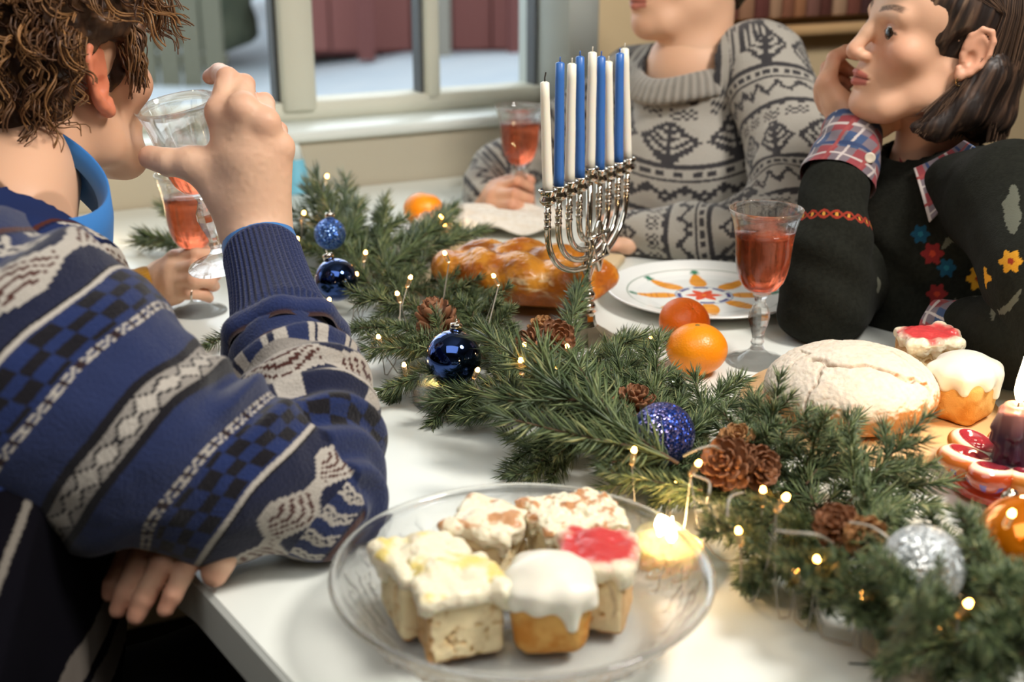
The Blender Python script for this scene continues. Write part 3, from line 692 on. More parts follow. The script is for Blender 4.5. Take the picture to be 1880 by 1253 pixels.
# ------------------------------------------------------------------ glass dish
dc = vec(.0065, .730, T); ds = thing('glass_dish', 'large round embossed glass dish holding six pieces of cake', 'dish', tuple(dc))
NA = 288; rows = [(0.001, .0045), (.03, .0045), (.06, .0045), (.078, .0055)] + [(.078 + .043*t, .0055 + .0415*t**1.35) for t in np.linspace(.06, 1, 26)] + [(.1220, .0480), (.1242, .0490), (.1262, .0484)]
outr = [(.1270, .0468), (.1262, .0450), (.1240, .0438)] + [(.0795 + .0425*t, .0015 + .0415*t**1.35) for t in np.linspace(1, .0, 26)] + [(.074, 0.0005), (.070, 0.0), (.066, .0012), (.03, .0012), (.001, .0012)]
al = rows + outr; a = np.linspace(0, 2*np.pi, NA, endpoint=False); vs = []
for i, (r, z) in enumerate(al):
    e = 0
    if len(rows) < i < len(al) - 5:
        t = np.clip((z - .004) / .038, 0, 1); w = math.sin(math.pi * t)
        e = .0024 * w * (np.maximum(0, np.cos(a*22 + 6*math.sin(t*6))) ** 4 + np.maximum(0, np.sin(a*22 - 5*math.cos(t*7) + 1)) ** 6 + .6*np.maximum(0, np.cos(a*44+t*20))**4)
    vs.append(np.stack([(r + e) * np.cos(a), (r + e) * np.sin(a), np.full(NA, z)], 1))
v = np.concatenate(vs); k = len(al); j = np.arange(NA)
q = np.concatenate([np.stack([i*NA+j, i*NA+(j+1) % NA, ((i+1) % k)*NA+(j+1) % NA, ((i+1) % k)*NA+j], 1) for i in range(k)])[:, ::-1]
M_dish = thin(mat('dish_glass', 'ffffff', 0.0, trans=1, ior=1.5), .32)
obj('bowl', mesh_np('bowl', v, q), M_dish, ds)
# ------------------------------------------------------------------ small candles
M_flame = mat('candle_flame', '000000', 1, emit='ffb45a', estr=26); M_flc = mat('flame_core', '000000', 1, emit='ffe6b0', estr=60)
M_alu = mat('tealight_cup', 'c9c9c9', 0.3, metal=1); M_wxy = mat('warm_wax', 'f6d9a0', 0.4, sss=0.5, sssr=(.02,))
def flame(parent, p, h=.022, r=.0045):
    prof = [(.0002, 0), (r*.55, h*.06), (r, h*.22), (r*.92, h*.38), (r*.6, h*.62), (r*.25, h*.85), (.0002, h)]
    return MB().lathe(prof, 16, c=p).build('flame', M_flc, parent)
def point(p, e, c=(1, .62, .28), r=.008):
    l = bpy.data.lights.new('candle_light', 'POINT'); l.energy = e; l.color = c; l.shadow_soft_size = r; o = bpy.data.objects.new('candle_light', l); COL.objects.link(o); o.location = p; return o
def tealight(label, px, py, holder=True, lit=True, r=.024, e=.25):
    c = at(px, py); g = thing('tealight', label, 'candle', c)
    if holder:
        R = r + .007
        prof = [(.0004, .0), (R*.86, 0), (R*.95, .004), (R, .018), (R*1.05, .040), (R*1.03, .0405), (R*.93, .018), (R*.84, .005), (.0004, .005)]
        MB().lathe(prof, 60, wob=lambda a, z: 1 + .02 * math.cos(20 * a) * (z > .003)).build('glass_holder', M_cg, g)
    z = .006 if holder else 0
    MB().lathe([(.0004, z), (r*.86, z), (r*.87, z + .018), (r*.80, z + .018), (r*.80, z+.016), (.0004, z + .0155)], 40).build('wax', M_wxy, g)
    MB().tube([(0, 0, z + .014), (0, 0, z + .020)], .0007, 6).build('wick', M_wick, g)
    flame(g, (0, 0, z + .019)); point((c.x, c.y, T + z + .032), e)
    return g
tealight('wide lit candle with glowing yellow wax right beside the glass dish', 1230, 1040, holder=False, r=.0275, e=.5)
tealight('lit tealight glowing under the fir branches left of the garland, above the dish', 806, 742, r=.020, e=.5)
tealight('lit tealight behind the garland, left of the braided bread', 812, 446, e=.35)
tealight('lit tealight behind the blue sweater shoulder at the left', 137, 452, holder=False, e=.3)
# light blue paper cone behind the drinking hand
pc = at(545, 352); co = thing('paper_cone', 'light blue and white paper cone standing behind the raised hand', 'decoration', pc)
MB().lathe([(.0004, 0), (.026, 0), (.0255, .002), (.014, .055), (.0135, .056)], 32).build('cone', mat('light_blue_paper', '79c3dd', 0.6), co)
MB().lathe([(.0138, .055), (.0045, .098), (.0004, .102)], 32).build('tip', mat('white_paper', 'e6efee', 0.7), co)
# ------------------------------------------------------------------ purple candle in a painted ceramic fruit holder (right edge)
pc = G(1845, 905); fh = thing('ceramic_fruit_holder', 'painted ceramic holder shaped like open pomegranates around the purple candle', 'candle holder', (pc[0], pc[1], T))
M_cer = mat('painted_ceramic', 'ffffff', 0.15, attr=True, coat=.5)
MB().lathe([(.0004, 0), (.03, 0), (.045, .006), (.040, .016), (.018, .02), (.0004, .018)], 40).build('tray', mat('red_ceramic', 'b0341c', .15, coat=.5), fh)
for k in range(7):
    a = .35 + k * 2 * math.pi / 7; F = SDF((-.03, -.026, -.004), (.03, .026, .03), .0012)
    F.ell((0, 0, .011), (.025, .0185, .013), .003); F.ell((0, 0, .026), (.018, .0115, .011), .003, op='s')
    rr = random.Random(k)
    for i in range(16): x = rr.uniform(-.014, .014); y = rr.uniform(-.008, .008); F.ell((x, y, .0155), .0027, .001)
    v, qd = F.surf(1, 1); z = v[:, 2]; e = np.hypot(v[:, 0] / .018, v[:, 1] / .0125)
    c = np.tile(lin(['c0682c', 'a8421f', 'c97c30'][k % 3]), (len(v), 1)); c = mixc(c, lin('e9dfc8'), sstep(.85, .98, e) * (z > .015) * sstep(1.35, 1.15, e))
    ins = (e < .97) & (z > .010); c[ins] = mixc(c[ins], lin('2d3a26'), np.ones(ins.sum())); rs = ins & (z > .0152); c[rs] = np.array(lin('8a2a34'))
    c = mixc(c, lin('3a4f9c'), (z < .007) * (np.sin(np.arctan2(v[:, 1], v[:, 0]) * 9) > .5) * .8)
    M = np.array(Matrix.Rotation(a, 3, 'Z') @ Matrix.Rotation(-.25, 3, 'Y')); v = (v + vec(.040, 0, .006)) @ M.T
    v[:, 2] = np.maximum(v[:, 2], 0.0005)
    obj('fruit', mesh_np('fruit', v, qd, cols=c), M_cer, fh)
pl_ = thing('purple_candle', 'short purple candle with dripping wax and a tall lit flame', 'candle', (pc[0], pc[1], T + .0185))
F = SDF((-.026, -.026, -.003), (.026, .026, .075), .0012)
F.cap((0, 0, .002), (0, 0, .052), .0150, .0125, .004); rr = random.Random(3)
for k in range(26):
    a = rr.random() * 6.28; z1 = .056 - .006 * rr.random(); z0 = rr.uniform(.0, .045); r = .0140
    F.cap((r * .86 * math.cos(a), r * .86 * math.sin(a), z1), (r * 1.08 * math.cos(a), r * 1.08 * math.sin(a), z0), .0026, .0040, .0025)
F.ell((0, 0, .066), (.008, .008, .009), .003, op='s'); F.halfspace((0, 0, 0), (0, 0, -1), .001)
for a in (0.3, 2.2, 4.4): F.ell((.012*math.cos(a), .012*math.sin(a), .004), (.011, .011, .007), .004)
F.halfspace((0, 0, 0), (0, 0, -1), .001)
v, qd = F.surf(2, 1); t = v[:, 2] / .06; c = mixc(np.tile(lin('3a2336'), (len(v), 1)), lin('9d6b62'), sstep(.55, 1.0, t)); obj('wax', mesh_np('wax', v, qd, cols=c), mat('purple_wax', 'ffffff', .28, attr=True, sss=.2), pl_)
MB().tube([(0, 0, .056), (.001, 0, .064)], .0008, 6).build('wick', M_wick, pl_)
MB().lathe([(.0002, 0), (.0030, .003), (.0048, .010), (.0044, .018), (.0026, .030), (.0010, .040), (.0002, .046)], 16, c=(.001, 0, .062)).build('flame', M_flc, pl_)
point((pc[0], pc[1], T + .105), .7)
# ------------------------------------------------------------------ fir garland
M_needle = mat('fir_needle', 'ffffff', 0.42, attr=True, spec=.45)
M_twig = mat('fir_twig', '5a4632', 0.8)
def spray(seed, L=.125, shoots=3, dens=1.0, nl=.0255):
    """one fir spray along +X: twig mesh and needle mesh"""
    rr = np.random.default_rng(seed); tw = MB(); segs = []
    def curve(p0, d, l, bend):
        pts = [np.array(p0, float)]; d = nrm(d); n = max(4, int(l / .012))
        for k in range(n): d = nrm(d + bend * .5 / n + rr.normal(0, .03, 3)); pts.append(pts[-1] + d * l / n)
        return pts
    main = curve((0, 0, 0), (1, 0, 0), L, vec(0, rr.normal(0, .3), rr.normal(0, .3))); segs.append((main, 1.0))
    for k in range(shoots):
        i = 1 + int((len(main) - 4) * (k + .3) / max(shoots, 1)); s = 1 if (k + seed) % 2 else -1
        a = rr.uniform(.55, .85) * s; d = vec(math.cos(a), math.sin(a), rr.normal(0, .18)); l = (L - .0125 * i) * rr.uniform(.5, .7)
        segs.append((curve(main[i], d, max(l, .03), vec(.5, 0, rr.normal(0, .3))), .9))
    V_, Q_, C_ = [], [], []; n0 = 0
    ga = lin('4c5d3c'), lin('788557'), lin('344430'), lin('9a9c6c')
    for pts, sc in segs:
        tw.tube(pts, [.0013 - .0007 * i / len(pts) for i in range(len(pts))], 5)
        P_ = np.array(pts); sl = np.linalg.norm(np.diff(P_, axis=0), axis=1); cum = np.concatenate([[0], np.cumsum(sl)]); l = cum[-1]
        n = int(l / .125 * 250 * dens); t = np.sort(rr.uniform(.03, 1, n)) * l
        pos = np.stack([np.interp(t, cum, P_[:, c]) for c in range(3)], 1); tan = np.stack([np.interp(np.clip(t + .003, 0, l), cum, P_[:, c]) - np.interp(np.clip(t - .003, 0, l), cum, P_[:, c]) for c in range(3)], 1)
        tan /= np.linalg.norm(tan, axis=1)[:, None] + 1e-9
        ph = rr.uniform(0, 2*np.pi, n); u = np.cross(tan, [0, 0, 1.0]); u /= np.linalg.norm(u, axis=1)[:, None] + 1e-9; w = np.cross(tan, u)
        rad = np.cos(ph)[:, None] * u * 1.15 + np.sin(ph)[:, None] * w * .8
        fwd = rr.uniform(.45, .95, n) + .9 * sstep(.82, 1.0, t / l)
        d = rad + tan * fwd[:, None]; d /= np.linalg.norm(d, axis=1)[:, None]
        ln = nl * rr.uniform(.72, 1.1, n) * (1 - .22 * (t / l)) * sc; wd = rr.uniform(.00075, .00110, n)
        s1 = np.cross(d, tan); s1 /= np.linalg.norm(s1, axis=1)[:, None] + 1e-9; s2 = np.cross(d, s1)
        mid = pos + d * (ln * .55)[:, None] + tan * (ln * .04)[:, None]; tip = pos + d * ln[:, None] + tan * (ln * .16)[:, None]
        rings = []
        for c_, f_ in ((pos, .8), (mid, 1.0)):
            for k in range(3): a = 2*np.pi*k/3; rings.append(c_ + (math.cos(a) * s1 + .6*math.sin(a) * s2) * (wd * f_)[:, None])
        vv = np.stack(rings + [tip], 1)      # n,7,3
        i0 = n0 + 7 * np.arange(n)
        for k in range(3):
            k2 = (k + 1) % 3
            Q_.append(np.stack([i0 + k, i0 + k2, i0 + 3 + k2, i0 + 3 + k], 1)); 
        T3 = [np.stack([i0 + 3 + k, i0 + 3 + (k + 1) % 3, i0 + 6], 1) for k in range(3)]
        V_.append(vv.reshape(-1, 3)); n0 += 7 * n
        m = rr.random(n); c = mixc(mixc(np.tile(ga[0], (n, 1)), ga[1], m * 1.3 - .3), ga[2], (rr.random(n) > .7) * .7); c = mixc(c, ga[3], (rr.random(n) > .9) * .8)
        C_.append(np.repeat(c, 7, 0)); spray.t.append(np.concatenate(T3))
    me2 = mesh_np('needles', np.concatenate(V_), np.concatenate(Q_), np.concatenate(spray.t), smooth=False, cols=np.concatenate(C_)); spray.t = []
    me2.materials.append(M_needle)
    v = np.concatenate(tw.v); me1 = mesh_np('twig', v, faces=tw.f); me1.materials.append(M_twig)
    return me1, me2
spray.t = []
PROTO = [spray(1, .13, 4), spray(2, .125, 3), spray(3, .12, 3, 1.1), spray(4, .13, 2, 1.1), spray(5, .11, 1, 1.3), spray(6, .125, 4, .9), spray(7, .12, 0, 1.45), spray(8, .13, 3, 1.0, .027)]
gar = thing('fir_garland', 'green fir branch garland lying diagonally across the white table', 'garland', tuple(G(1130, 790)))
GL = vec(*gar.location)
nbr = 0
def branch(b, t, zb, zt, k=None, roll=None):
    global nbr
    B = G(*b, zb) if len(b) == 2 else np.array(b); E_ = G(*t, zt) if len(t) == 2 else np.array(t)
    d = E_ - B; L = np.linalg.norm(d); x = nrm(d); k = rnd.randrange(len(PROTO)) if k is None else k
    up = vec(0, 0, 1) + vec(rnd.uniform(-.6, .6), rnd.uniform(-.6, .6), 0); y = nrm(np.cross(up, x)); z = np.cross(x, y)
    s = L / .125; th = min(1.25, max(.8, s))
    M = Matrix(((x[0]*s, y[0]*th, z[0]*th, B[0]-GL[0]), (x[1]*s, y[1]*th, z[1]*th, B[1]-GL[1]), (x[2]*s, y[2]*th, z[2]*th, B[2]-GL[2]), (0, 0, 0, 1)))
    o = obj('fir_branch', PROTO[k][0], None, gar); o.matrix_local = M
    n = obj('needles', PROTO[k][1], None, o); n['kind'] = 'stuff'; nbr += 1
    return o
LB = [ # base px, tip px, z base, z tip, prototype
 ((1245,852),(903,660),.055,.085,0), ((1160,800),(1000,690),.04,.055,5), ((985,735),(792,700),.045,.030,3), ((1010,745),(830,770),.035,.018,6), ((1035,800),(878,838),.035,.016,2), ((1060,830),(925,880),.025,.012,4),
 ((1235,845),(1075,840),.05,.045,1), ((1290,900),(1105,880),.045,.02,0), ((1300,905),(1190,925),.04,.015,6), ((1255,812),(1335,668),.03,.075,7), ((1030,680),(1216,600),.025,.045,3), ((1040,668),(1052,512),.02,.075,6),
 ((1160,780),(1110,640),.02,.06,1), ((1210,775),(1195,645),.02,.06,5), ((1270,820),(1300,705),.02,.04,2), ((1400,870),(1433,705),.03,.09,0), ((1400,870),(1340,730),.03,.06,7), ((1480,890),(1575,755),.04,.075,3), ((1470,900),(1500,755),.03,.085,5),
 ((1560,920),(1690,780),.04,.085,0), ((1590,935),(1735,815),.04,.06,2), ((1580,950),(1720,905),.04,.035,4), ((1440,900),(1555,850),.02,.03,6), ((1380,890),(1450,800),.03,.05,3),
 ((1420,930),(1305,960),.05,.03,1), ((1430,945),(1330,1045),.04,.02,2), ((1480,980),(1395,1095),.04,.016,0), ((1560,1020),(1470,1110),.05,.02,3), ((1620,1060),(1545,1175),.045,.02,5), ((1700,1100),(1690,1235),.045,.015,2), ((1780,1120),(1760,1250),.04,.02,6),
 ((1860,1150),(1850,1300),.05,.04,1), ((1700,1080),(1800,1010),.05,.07,4), ((1690,1070),(1600,985),.04,.075,6), ((1760,1090),(1830,985),.04,.08,2), ((1800,1110),(1900,1050),.05,.06,0), ((1600,1010),(1490,1010),.05,.04,7), ((1560,985),(1640,925),.04,.06,1),
 ((1660,1080),(1540,1080),.05,.06,4), ((1560,1010),(1650,960),.03,.06,0), ((1500,960),(1410,1000),.055,.05,5), ((1740,1060),(1700,960),.03,.07,3), ((1850,1120),(1800,1200),.06,.05,3), ((1900,1180),(1800,1180),.05,.04,2), ((1930,1200),(1880,1100),.05,.09,5),
 ((640,480),(545,350),.03,.075,1), ((640,480),(615,345),.03,.07,0), ((660,480),(520,440),.03,.05,3), ((660,490),(680,375),.03,.06,2), ((700,500),(815,420),.03,.05,0), ((760,470),(882,408),.03,.055,3), ((690,470),(735,400),.03,.05,5), ((740,470),(820,375),.03,.06,6),
 ((600,500),(540,560),.03,.03,4), ((760,560),(655,560),.05,.04,5), ((740,600),(630,615),.04,.03,1), ((790,640),(680,640),.045,.03,0), ((800,680),(690,692),.04,.015,2), ((830,650),(740,590),.03,.07,3), ((850,600),(940,545),.03,.06,0), ((820,570),(905,500),.03,.06,2),
 ((760,540),(700,505),.04,.06,6), ((900,640),(830,560),.02,.06,1), ((930,650),(935,590),.02,.05,6), ((980,680),(1000,620),.02,.04,4), ((870,640),(960,600),.02,.04,5), ((1120,720),(1215,650),.02,.05,2), ((950,690),(880,620),.03,.05,0),
 ((430,462),(263,425),.02,.03,3), ((430,462),(285,375),.02,.05,6), ((440,470),(320,455),.02,.03,0), ((470,480),(415,420),.02,.05,1), ((470,595),(376,632),.02,.02,4), ((600,610),(470,600),.03,.02,0),
 ((1400,960),(1320,1000),.05,.05,1), ((1450,1000),(1360,1060),.05,.03,3), ((1540,1040),(1440,1060),.05,.05,0), ((1650,1120),(1580,1150),.04,.02,2), ((1760,1180),(1650,1180),.05,.03,0), ((1880,1200),(1780,1250),.06,.04,1), ((1820,1060),(1760,960),.05,.09,1), ((1880,1080),(1840,1040),.06,.10,3), ((1700,1110),(1600,1060),.06,.085,0), ((1720,1160),(1640,1090),.07,.09,5), ((1900,1140),(1800,1080),.07,.10,2),
 ((1180,800),(1080,730),.05,.075,3), ((1120,760),(960,770),.05,.045,2), ((1100,800),(1000,850),.04,.02,0), ((960,700),(900,610),.03,.05,4), ((880,680),(800,760),.03,.015,3), ((1340,860),(1420,770),.03,.07,1), ((1260,760),(1230,690),.02,.05,6), ((1500,930),(1430,800),.03,.05,2),
 ((1100,760),(1010,640),.03,.05,3), ((1330,880),(1250,930),.04,.02,5), ((1340,900),(1290,935),.03,.012,6), ((1350,880),(1380,780),.02,.04,4), ((1520,920),(1610,860),.03,.05,6), ((1120,770),(1060,720),.045,.07,6), ((1000,760),(905,720),.05,.065,1),
]
for b, t, zb, zt, k in LB: branch(b, t, zb, zt, k)
spine = [(440,468),(560,430),(650,480),(760,560),(880,650),(1000,725),(1130,790),(1260,850),(1400,905),(1540,965),(1700,1045),(1850,1130),(1960,1200)]
sp = [G(x, y, .018) for x, y in spine]
MB().tube([p - GL for p in sp], .0035, 8).build('main_stem', M_twig, gar)
for i in range(len(sp) - 1):
    seg_ = sp[i + 1] - sp[i]; L = np.linalg.norm(seg_); n = max(1, int(L / .042))
    for j in range(n):
        for sgn in (-1, 1):
            if i < 1 and j % 2: continue
            p = sp[i] + seg_ * (j + rnd.random()) / n; d = nrm(seg_); s_ = vec(-d[1], d[0], 0) * sgn
            a = rnd.uniform(.15, .9); l = rnd.uniform(.06, .10); e = p + (nrm(s_ * math.sin(a+.3) - d * math.cos(a+.3) * (1 if rnd.random() < .6 else -1)) * l); e[2] = T + rnd.uniform(.012, .05)
            branch(tuple(p), tuple(e), 0, 0)
# ------------------------------------------------------------------ baubles
def bauble(name, label, px, py, r, z, m, cap_dir=(0, 0, 1), group=None):
    p = ray(px, py); c = G(px, py, z); g = thing(name, label, 'bauble', tuple(c), group)
    o = MB().sphere((0, 0, 0), r, 64, 40).build('ball', m, g)
    d = nrm(cap_dir); q = Vector((0, 0, 1)).rotation_difference(Vector(d)).to_matrix().to_4x4()
    MB().lathe([(.0004, 0), (.0062, 0), (.0062, .006), (.0055, .0075), (.0004, .008)], 20, M=Matrix.Translation(Vector(d * (r - .0012))) @ q).build('cap', M_chr, g)
    MB().tube([d * (r + .0065) + .0035 * (math.cos(a) * nrm(np.cross(d, (1, .2, 0))) + math.sin(a) * d) for a in np.linspace(0, 2*np.pi, 13)[:-1]], .0006, 6, closed=True).build('ring', M_chr, g)
    return g
def glitter(name, c1, c2, c3, scale=650):
    m = mat(name, c1, 0.3, metal=.85); nt = m.node_tree; N = nt.nodes; b = N['Principled BSDF']
    tc = N.new('ShaderNodeTexCoord'); v = N.new('ShaderNodeTexVoronoi'); v.inputs['Scale'].default_value = scale; nt.links.new(tc.outputs['Object'], v.inputs['Vector'])
    r = N.new('ShaderNodeValToRGB'); r.color_ramp.elements[0].color = L4(c1); r.color_ramp.elements[1].color = L4(c2); e = r.color_ramp.elements.new(.6); e.color = L4(c1); e = r.color_ramp.elements.new(.85); e.color = L4(c3)
    s = N.new('ShaderNodeSeparateColor'); nt.links.new(v.outputs['Color'], s.inputs[0]); nt.links.new(s.outputs[0], r.inputs[0]); nt.links.new(r.outputs[0], b.inputs['Base Color'])
    # every glitter flake faces its own way
    sub = N.new('ShaderNodeVectorMath'); sub.operation = 'SUBTRACT'; sub.inputs[1].default_value = (.5, .5, .5); nt.links.new(v.outputs['Color'], sub.inputs[0])
    sc_ = N.new('ShaderNodeVectorMath'); sc_.operation = 'SCALE'; sc_.inputs['Scale'].default_value = 1.25; nt.links.new(sub.outputs[0], sc_.inputs[0])
    ge = N.new('ShaderNodeNewGeometry'); ad = N.new('ShaderNodeVectorMath'); nt.links.new(ge.outputs['Normal'], ad.inputs[0]); nt.links.new(sc_.outputs[0], ad.inputs[1])
    nn = N.new('ShaderNodeVectorMath'); nn.operation = 'NORMALIZE'; nt.links.new(ad.outputs[0], nn.inputs[0]); nt.links.new(nn.outputs[0], b.inputs['Normal'])
    return m
M_blueshine = mat('blue_mirror', '1b3d7c', 0.04, metal=1, coat=.6); M_sil = mat('silver_mirror', 'd3d6d6', 0.05, metal=1)
M_bg = glitter('blue_glitter', '223a86', '4360b8', 'c9b8ef', 900); M_sg = glitter('silver_glitter', 'b4babc', 'd8dcdc', 'f8faf8', 900); M_sg.node_tree.nodes['Principled BSDF'].inputs['Roughness'].default_value = .5
bauble('bauble', 'shiny dark blue bauble on the garland left of the pine cones', 832, 657, .0270, .050, M_blueshine, (.1, .2, 1))
bauble('bauble', 'shiny dark blue bauble further back, beside the blue sweater cuff', 617, 514, .0245, .060, M_blueshine, (-.3, .2, .9))
bauble('bauble', 'bright blue glitter bauble at the far end of the garland', 606, 430, .0190, .085, glitter('blue_glitter_far', '2a55a8', '4a80d0', '9cc0f0', 800), (0, .3, 1))
bauble('bauble', 'dark blue glitter bauble beside the pine cone cluster in the garland', 1217, 797, .0262, .05, M_bg, (-.3, .9, -.1))
bauble('bauble', 'silver glitter bauble in the lower right of the garland', 1694, 1040, .0260, .070, M_sg, (.2, .9, .1))
bauble('bauble', 'clear silver bauble under the branches below the mandarins', 1224, 716, .0200, .022, M_sil, (-.5, .3, .7))
bauble('bauble', 'small silver bauble half hidden by branches right of the menorah cones', 1120, 684, .0150, .018, M_sil, (-.5, .3, .7))
bauble('bauble', 'large shiny orange bauble at the right edge behind the garland', 1880, 1000, .034, .045, mat('orange_mirror', 'f0840c', 0.12, metal=.6, coat=.6), (0, .8, .5))
# ------------------------------------------------------------------ pine cones
M_cone = mat('pine_scale', '9c6a48', 0.65, var=(60, '6f4830', 0.3)); M_cone2 = mat('pine_scale_pale', 'b98a58', 0.65, var=(60, '8a5f3a', 0.3))
def scale_me(m):
    n = 5; v = []
    for i, (x, w, z, t) in enumerate([(0, .0016, 0, .0008), (.004, .0034, .0002, .0007), (.0078, .0047, .0009, .0006), (.0102, .0036, .0019, .0006), (.0113, .0014, .0026, .0005)]):
        for s in (-1, -.4, .4, 1): v.append((x - abs(s) * .0008, s * w, z + .0012 * s * s + t)); 
        for s in (-1, -.4, .4, 1): v.append((x - abs(s) * .0008, s * w, z + .0012 * s * s - t))
    f = []
    for i in range(4):
        a = i * 8; b = a + 8
        for k in range(3): f += [(a+k, b+k, b+k+1, a+k+1), (a+4+k, a+5+k, b+5+k, b+4+k)]
        f += [(a, a+4, b+4, b), (a+3, b+3, b+7, a+7)]
    f += [(32, 36, 37, 33), (33, 37, 38, 34), (34, 38, 39, 35), (0, 1, 5, 4), (1, 2, 6, 5), (2, 3, 7, 6)]
    me = mesh_np('scale', v, faces=f); me.materials.append(m); return me
SCM = {0: scale_me(M_cone), 1: scale_me(M_cone2)}
core_me = MB().lathe([(.0002, -.013), (.0045, -.010), (.0065, 0), (.005, .009), (.0002, .014)], 10); 
core_v = np.concatenate(core_me.v)
def cone(label, px, py, z, axis, s=1.0, kind=0, n=38, long=1.0):
    c = G(px, py, z); g = thing('pine_cone', label, 'pine cone', tuple(c)); d = nrm(axis); g.rotation_mode = 'QUATERNION'; g.rotation_quaternion = Vector((0, 0, 1)).rotation_difference(Vector(d)); g.scale = (s, s, s * long)
    obj('core', mesh_np('core', core_v, faces=core_me.f), M_cone, g)
    for k in range(n):
        t = k / (n - 1); a = k * 2.39996 + rnd.uniform(-.1, .1); zz = -.0125 + .024 * t; r = .0058 * math.sin(math.pi * (.12 + .80 * t)) + .0005; tilt = -.35 + 1.45 * t + rnd.uniform(-.08, .08); sc = .75 + .55 * math.sin(math.pi * min(1, .15 + .85 * t)) - .25*t
        o = obj('scale', SCM[kind], None, g)
        o.matrix_local = Matrix.Translation((r * math.cos(a), r * math.sin(a), zz)) @ Matrix.Rotation(a, 4, 'Z') @ Matrix.Rotation(-tilt, 4, 'Y') @ Matrix.Scale(sc, 4)
    return g
tc_ = nrm(CAM - G(1350, 840, .05))
cone('open brown pine cone at the left of the pair beside the blue glitter bauble', 1336, 852, .060, tc_ + vec(-.35, 0, .2), 1.18)
cone('open brown pine cone at the right of the pair beside the blue glitter bauble', 1390, 858, .055, tc_ + vec(.45, 0, .1), 1.02)
cone('pale brown pine cone behind the pair beside the blue glitter bauble', 1352, 816, .050, tc_ + vec(.1, .5, .5), 1.0, 1)
cone('left pine cone of the cluster in front of the menorah', 974, 632, .040, vec(-.7, -.5, .3), .95)
cone('right pine cone of the cluster in front of the menorah', 1020, 622, .044, tc_ + vec(.4, 0, .1), 1.15)
cone('pale pine cone at the back of the cluster in front of the menorah', 996, 606, .046, vec(0, -.2, 1), .9, 1)
cone('long brown pine cone lying behind the shiny dark blue bauble', 803, 598, .045, vec(-.25, .15, 1), 1.35, 0, 44, 1.35)
cone('brown pine cone between branches just behind the blue glitter bauble', 1165, 746, .045, vec(.1, -.2, 1), 1.15)
cone('dark brown pine cone in the garland left of the silver glitter bauble', 1537, 968, .062, tc_ + vec(-.2, .2, .4), .95)
cone('pale pine cone touching the dark one left of the silver glitter bauble', 1590, 988, .066, tc_ + vec(.3, -.2, 0), .85, 1)
cone('golden pine cone low in the garland below the silver glitter bauble', 1640, 1120, .040, tc_ + vec(-.2, 0, .2), .85, 1)
# ------------------------------------------------------------------ string of lights
M_cord = mat('clear_cord', 'c4bdae', 0.25, trans=.35, ior=1.45); M_led = mat('led_lens', 'fff0cf', 0.1, trans=.9); M_glow = mat('led_glow', '000000', 1, emit='ffae55', estr=70)
sl = thing('string_lights', 'clear cord of warm white fairy lights wound through the fir garland', 'string lights', tuple(G(1130, 790))); SL = vec(*sl.location)
bul = [(553,406,.06),(597,338,.07),(540,455,.05),(600,566,.06),(652,521,.055),(668,480,.06),(747,527,.07),(735,555,.06),(824,482,.085),(915,524,.085),(816,413,.06),(816,428,.05),(870,694,.05),(955,652,.05),(1000,690,.05),(1010,700,.06),(958,688,.085),(1050,655,.04),(1190,636,.03),
       (1160,853,.06),(1268,872,.075),(1425,938,.085),(1400,930,.06),(1480,690,.03),(1845,968,.09),(1640,1105,.05),(1580,1120,.03),(1760,1130,.06),(1460,1070,.03),(770,450,.03),(700,640,.04),(745,690,.03),(1360,1000,.05),(1700,1180,.03),(1230,910,.03),(1500,1050,.05)]
led_me = MB().lathe([(.0003, 0), (.0016, 0), (.0020, .002), (.0020, .010), (.0013, .0125), (.0003, .013)], 12); led_v = np.concatenate(led_me.v); lm = mesh_np('lens', led_v, faces=led_me.f); lm.materials.append(M_led)
gl_me = MB().sphere((0, 0, .0105), .0017, 10, 8); gm_ = mesh_np('glow', np.concatenate(gl_me.v), faces=gl_me.f); gm_.materials.append(M_glow)
bp = []
for i, (x, y, z) in enumerate(bul):
    p = G(x, y, z); bp.append(p); o = obj('bulb', lm, None, sl, tuple(p - SL)); d = nrm(vec(rnd.uniform(-.5, .5), rnd.uniform(-.6, .2), 1)); o.rotation_mode = 'QUATERNION'; o.rotation_quaternion = Vector((0, 0, 1)).rotation_difference(Vector(d)); o.scale = (1.15,) * 3
    obj('glow', gm_, None, o)
order = sorted(range(len(bp)), key=lambda i: bp[i][0] - .8 * bp[i][1]); pts = []
for a, b in zip(order[:-1], order[1:]):
    A, B = bp[a], bp[b]; n = 8
    for k in range(n):
        t = k / n; q = A * (1 - t) + B * t; q[2] -= .055 * math.sin(math.pi * t) ** .5; q[2] = max(q[2], T + .004); pts.append(q - SL + vec(0, 0, -.001))
MB().tube(pts, .0007, 6).build('cord', M_cord, sl)
def cordloop(ps):
    P_ = [G(*p) for p in ps]; out = []
    for i in range(len(P_) - 1):
        p0, p1, p2, p3 = P_[max(i-1, 0)], P_[i], P_[i+1], P_[min(i+2, len(P_)-1)]
        for k in range(14): t = k / 14; out.append(.5*((2*p1) + (-p0+p2)*t + (2*p0-5*p1+4*p2-p3)*t*t + (-p0+3*p1-3*p2+p3)*t**3) - SL)
    MB().tube(out, .0010, 8).build('cord', M_cord, sl)
cordloop([(1268,872,.07),(1300,884,.075),(1302,905,.075),(1300,930,.06),(1320,960,.05)])
cordloop([(1255,838,.075),(1280,826,.09),(1310,820,.085),(1330,835,.06)])
cordloop([(1425,975,.085),(1450,978,.09),(1500,983,.09),(1530,1000,.06)]); cordloop([(1560,960,.08),(1600,968,.085),(1635,992,.08)]); cordloop([(1335,950,.07),(1340,915,.08),(1365,905,.07)])
nd = thing('fallen_needle', 'single dark fallen needle on the white table at the bottom right', 'needle', tuple(G(1590, 1222)))
